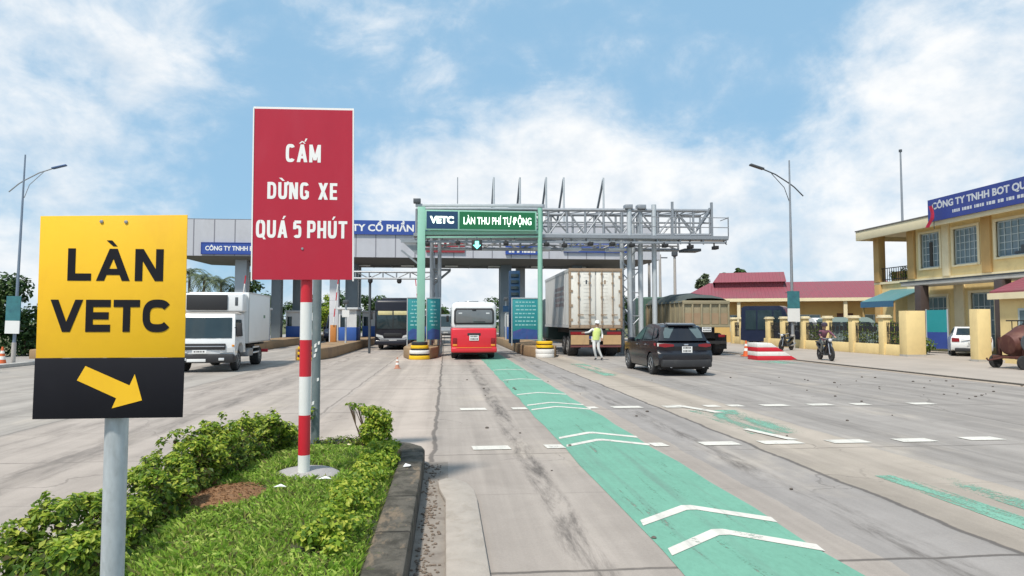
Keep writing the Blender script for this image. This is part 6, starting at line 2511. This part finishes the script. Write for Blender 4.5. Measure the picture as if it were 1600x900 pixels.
mx = thing('concrete_mixer', 'rusty brown tilting-drum concrete mixer on small wheels at the right edge', 'concrete mixer', (21.2, 22.6, 0))
mrust = mat("rusty_brown_mixer_steel", (.10, .034, .026), .6, .2, .25, 4, .5, (.26, .13, .08))
mb = MB()
mb.lathe([(.30, -.85), (.36, -.83), (.60, -.25), (.64, -.2), (.64, .15), (.60, .2), (.35, .55), (.12, .58)], (0, 0, .96), 'x', 24)
dr = mb.build('drum', mrust, mx, bevel=0)
dr.rotation_euler = (0, R(-6), 0)
mb = MB()
mb.lathe([(.655, -.06), (.69, -.05), (.69, .05), (.655, .06)], (-.02, 0, .96), 'x', 30)
for q in range(30):
    a = q * 2 * math.pi / 30
    mb.bar((-.02, .68 * math.cos(a), .96 + .68 * math.sin(a)), (-.02, .73 * math.cos(a), .96 + .73 * math.sin(a)), .10, .06)
mb.build('gear_ring', mat("dark_gear_steel", (.05, .04, .04), .6, .4, .2, 5), mx)
mb = MB()
for s in (-1, 1):
    mb.bar((-1.05, s * .5, .42), (1.3, s * .5, .42), .09, .11)
    mb.bar((-.75, s * .5, .45), (-.75, s * .55, 1.1), .08)
    mb.bar((.7, s * .5, .45), (.55, s * .2, 1.05), .08)
mb.bar((-1.0, -.5, .42), (-1.0, .5, .42), .09)
mb.bar((1.25, -.5, .42), (1.25, .5, .42), .09)
mb.bar((-.75, -.55, 1.1), (-.75, .55, 1.1), .08)
mb.build('frame', mrust, mx, bevel=.006)
for xx, r in ((-.85, .25), (1.0, .25)):
    for s in (-1, 1):
        mb = MB()
        mb.lathe([(r * .5, -.05), (r, -.045), (r, .045), (r * .5, .05)], (0, 0, 0), 'y', 20)
        wl = mb.build('wheel', rubber, mx, (xx, s * .62, r))
        mb = MB()
        mb.lathe([(r * .52, -.035), (.05, -.05), (.05, .05), (r * .52, .035)], (0, 0, 0), 'y', 16)
        mb.build('rim', rim_steel, wl)
sbox('engine_box', mx, mrust, .75, 1.35, -.4, .4, .5, 1.15, .03)
mb = MB()
mb.tube([(-1.0, .0, .42), (-1.7, 0, .32), (-1.75, 0, .40)], .03, 8)
mb.build('tow_bar', mrust, mx)
mb = MB()
mb.lathe([(.30, -.02), (.33, -.02), (.33, .02), (.30, .02)], (-.62, -.62, .95), 'y', 24)
for q in range(4):
    a = q * math.pi / 4
    mb.bar((-.62 - .3 * math.cos(a), -.62, .95 - .3 * math.sin(a)), (-.62 + .3 * math.cos(a), -.62, .95 + .3 * math.sin(a)), .025)
mb.build('hand_wheel', steel_dark, mx)

# ------------------------------------------------------------------ people


def figure(name, label, loc, rz, J, regions, mats, cat='person'):
    """One continuous body grown over a skeleton J = {joint: (x, y, z, radius)} with the skin modifier. regions: material slot by nearest bone."""
    bones = [('pelvis', 'chest'), ('chest', 'neck'), ('neck', 'head0'), ('head0', 'head1')]
    for s in 'lr':
        bones += [('chest', 'sho' + s), ('sho' + s, 'elb' + s), ('elb' + s, 'wri' + s), ('wri' + s, 'palm' + s), ('pelvis', 'hip' + s), ('hip' + s, 'knee' + s), ('knee' + s, 'ank' + s), ('ank' + s, 'toe' + s)]
        w_, p = Vector(J['wri' + s][:3]), Vector(J['palm' + s][:3])
        a = (p - w_).normalized()
        sd = a.cross(Vector((0, 1, .2))).normalized()
        for q, (off_, ln) in enumerate(((-.030, .070), (-.010, .082), (.010, .078), (.030, .060))):
            b0 = p + sd * off_
            b1 = b0 + (a + Vector((0, -.25, 0))).normalized() * ln * .5
            b2 = b1 + (a + Vector((0, -.8, 0))).normalized() * ln * .5
            J['f%d%s0' % (q, s)] = (*b1, .009)
            J['f%d%s1' % (q, s)] = (*b2, .008)
            bones += [('palm' + s, 'f%d%s0' % (q, s)), ('f%d%s0' % (q, s), 'f%d%s1' % (q, s))]
        tb_ = w_ + a * .03 + sd * -.04
        J['th' + s] = (*tb_, .010)
        J['tt' + s] = (*(tb_ + a * .045 + sd * -.012), .009)
        bones += [('wri' + s, 'th' + s), ('th' + s, 'tt' + s)]
    keys = ['pelvis'] + [k_ for k_ in J if k_ != 'pelvis']
    idx = {k_: i for i, k_ in enumerate(keys)}
    me = bpy.data.meshes.new(name)
    me.from_pydata([J[k_][:3] for k_ in keys], [(idx[a], idx[b_]) for a, b_ in bones], [])
    tmp = bpy.data.objects.new('tmp', me)
    COL.objects.link(tmp)
    sk = tmp.modifiers.new('skin', 'SKIN')
    for i, k_ in enumerate(keys):
        d_ = me.skin_vertices[0].data[i]
        r = J[k_][3]
        d_.radius = r if isinstance(r, tuple) else (r, r)
        d_.use_root = (i == 0)
    sb = tmp.modifiers.new('sub', 'SUBSURF')
    sb.levels = sb.render_levels = 2
    bpy.context.view_layer.update()
    out = bpy.data.meshes.new_from_object(tmp.evaluated_get(bpy.context.evaluated_depsgraph_get()))
    bpy.data.objects.remove(tmp)
    bm = bmesh.new()
    bm.from_mesh(out)
    h0, h1 = Vector(J['head0'][:3]), Vector(J['head1'][:3])
    hc = h0.lerp(h1, .55)
    fd = J.get('_face', Vector((0, -1, 0)))
    sdv = fd.cross(Vector((0, 0, 1)))
    # face: nose, ears, brow as small shapes welded on the head
    mat_n = Matrix.Translation(hc + fd * .098 + Vector((0, 0, -.012))) @ Matrix.Diagonal((.016, .022, .028, 1))
    bmesh.ops.create_uvsphere(bm, u_segments=8, v_segments=6, radius=1, matrix=mat_n)
    for s in (-1, 1):
        bmesh.ops.create_uvsphere(bm, u_segments=8, v_segments=6, radius=1, matrix=Matrix.Translation(hc + sdv * s * .086) @ Matrix.Diagonal((.012, .022, .034, 1)))
    out.materials.clear()
    for m_ in mats:
        out.materials.append(m_)
    bone_v = [(Vector(J[a][:3]), Vector(J[b_][:3]), regions(a, b_)) for a, b_ in bones]
    for f in bm.faces:
        c = f.calc_center_median()
        best, bi = 1e9, 0
        for a, b_, m_ in bone_v:
            ab = b_ - a
            t_ = max(0, min(1, (c - a).dot(ab) / max(1e-9, ab.length_squared)))
            dd = (c - (a + ab * t_)).length
            if dd < best:
                best, bi = dd, m_
        f.material_index = bi
        f.smooth = True
    bm.to_mesh(out)
    bm.free()
    root = thing(name, label, cat, loc, rz)
    body = bpy.data.objects.new('body', out)
    COL.objects.link(body)
    body.parent = root
    mb = MB()
    for s in (-1, 1):
        p = hc + fd * .092 + sdv * s * .032 + Vector((0, 0, .018))
        mb.lathe([(.004, -.006), (.010, 0), (.004, .006)], tuple(p), 'z', 8)
    mb.build('eyes', black, root)
    mb = MB()
    p = hc + fd * .094 + Vector((0, 0, -.052))
    mb.box(p.x - .022 * abs(sdv.x) - .006, p.x + .022 * abs(sdv.x) + .006, p.y - .022 * abs(sdv.y) - .004, p.y + .022 * abs(sdv.y) + .004, p.z - .005, p.z + .005)
    mb.build('mouth', mat("lips", (.30, .12, .10), .6), root)
    return root, hc, fd


cloth_w = mat("white_work_clothes", (.66, .66, .64), .8, 0, .1, 10)
hivis = mat("hi_vis_yellow", (.58, .68, .22), .7, 0, .1, 12)
J = {'pelvis': (0, 0, .92, (.125, .10)), 'chest': (.03, .01, 1.24, (.155, .11)), 'neck': (.05, 0, 1.46, .058), 'head0': (.055, -.01, 1.55, (.075, .085)), 'head1': (.06, -.01, 1.68, (.085, .095)),
     'shol': (-.16, .0, 1.38, .062), 'elbl': (-.34, -.06, 1.24, .046), 'wril': (-.56, -.12, 1.22, .032), 'palml': (-.64, -.14, 1.22, .034),
     'shor': (.22, .02, 1.39, .062), 'elbr': (.30, .06, 1.13, .046), 'wrir': (.24, -.14, .96, .032), 'palmr': (.22, -.20, .90, .034),
     'hipl': (-.09, 0, .88, .095), 'kneel': (-.10, -.06, .50, .066), 'ankl': (.02, .06, .09, .045), 'toel': (-.08, -.02, .035, .035),
     'hipr': (.09, 0, .88, .095), 'kneer': (.10, -.02, .50, .066), 'ankr': (.27, .0, .10, .045), 'toer': (.20, -.10, .04, .035), '_face': Vector((-.6, -.8, 0)).normalized()}
fv = J.pop('_face')
J2 = dict(J)


def reg_a(a, b_):
    if 'head' in b_ or a == 'neck':
        return 1
    if a.startswith(('palm', 'f', 'th')) or b_.startswith(('palm', 'th')):
        return 1
    if b_.startswith('toe'):
        return 2
    return 0


class JD(dict):
    pass


Jx = JD(J2)
_old = fv


def add_face(Jd, v):
    Jd = dict(Jd)
    return Jd


p1, hc, fd = figure('person', 'toll worker in white clothes and yellow vest standing behind the container truck', (6.64, 29.45, 0), 0, dict(J2), reg_a, [cloth_w, skin, black])
mb = MB()
ring = lambda cx, cy, z, rx, ry, n=18: [(cx + rx * math.cos(6.2832 * q / n), cy + ry * math.sin(6.2832 * q / n), z) for q in range(n)]
vs = []
lev = [(.0, .0, .90, .165, .135), (.01, .0, 1.05, .168, .138), (.03, .01, 1.24, .185, .142), (.045, .005, 1.36, .185, .13), (.05, 0, 1.43, .11, .09)]
for l_ in lev:
    vs += ring(*l_)
mb.add(vs, [(i * 18 + q, i * 18 + (q + 1) % 18, (i + 1) * 18 + (q + 1) % 18, (i + 1) * 18 + q) for i in range(len(lev) - 1) for q in range(18)])
mb.build('safety_vest', hivis, p1, smooth=60)
mb = MB()
mb.lathe([(.118, -.0), (.12, .03), (.10, .10), (.05, .135), (.01, .14)], (hc.x, hc.y, hc.z + .02), 'z', 18)
mb.plate([(hc.x - .06, hc.y - .09, hc.z + .03), (hc.x + .06, hc.y - .09, hc.z + .03), (hc.x + .05, hc.y - .19, hc.z + .015), (hc.x - .05, hc.y - .19, hc.z + .015)], (0, 0, .01))
mb.build('cap', white_paint, p1)

# motorcyclist (rides the motorcycle: local -Y is forward)
K = {'pelvis': (0, .28, .86, (.12, .11)), 'chest': (0, .14, 1.18, (.15, .11)), 'neck': (0, .08, 1.38, .055), 'head0': (0, .06, 1.46, (.075, .085)), 'head1': (0, .05, 1.58, (.085, .095)),
     'shol': (-.18, .10, 1.31, .06), 'elbl': (-.28, -.10, 1.15, .045), 'wril': (-.30, -.27, 1.06, .032), 'palml': (-.30, -.32, 1.035, .034),
     'shor': (.18, .10, 1.31, .06), 'elbr': (.28, -.10, 1.15, .045), 'wrir': (.30, -.27, 1.06, .032), 'palmr': (.30, -.32, 1.035, .034),
     'hipl': (-.11, .26, .84, .09), 'kneel': (-.2, -.16, .74, .066), 'ankl': (-.18, .04, .36, .045), 'toel': (-.18, -.10, .31, .035),
     'hipr': (.11, .26, .84, .09), 'kneer': (.2, -.16, .74, .066), 'ankr': (.18, .04, .36, .045), 'toer': (.18, -.10, .31, .035)}


def reg_b(a, b_):
    r = reg_a(a, b_)
    if r:
        return r
    return 3 if a.startswith(('hip', 'knee', 'pelvis')) and not b_ == 'chest' else 0


p2, hc, fd = figure('person', 'rider in a dark plum jacket sitting on the black motorcycle by the yard fence', (16.75, 28.4, 0), -8, K, reg_b,
                    [mat("plum_jacket", (.16, .06, .09), .8, 0, .2, 9), skin, black, mat("grey_trousers", (.18, .18, .16), .8, 0, .1, 9)])
mb = MB()
mb.lathe([(.125, -.02), (.135, .04), (.12, .11), (.07, .155), (.01, .165)], (hc.x, hc.y, hc.z), 'z', 20)
mb.build('helmet', mat("dark_helmet", (.05, .03, .05), .3, 0, .1, 5, coat=.4), p2)

# stones, clods and dark scraps lying on the road
rnd = random.Random(55)
mb = MB()
for _ in range(60):
    if rnd.random() < .55:
        x, y = rnd.gauss(12.5, 1.5), rnd.gauss(17, 2.2)
    else:
        x, y = rnd.uniform(.5, 12), rnd.uniform(4.5, 20)
    r = rnd.uniform(.006, .02) * (1 + y / 14)
    mb.lathe([(r * .7, 0), (r, r * .35), (r * .45, r * .7)], (x, y, .003), 'z', 6)
tag(mb.build('road_grit', mat("dark_grit", (.12, .10, .085), .95, 0, .4, 30)), kind='stuff')
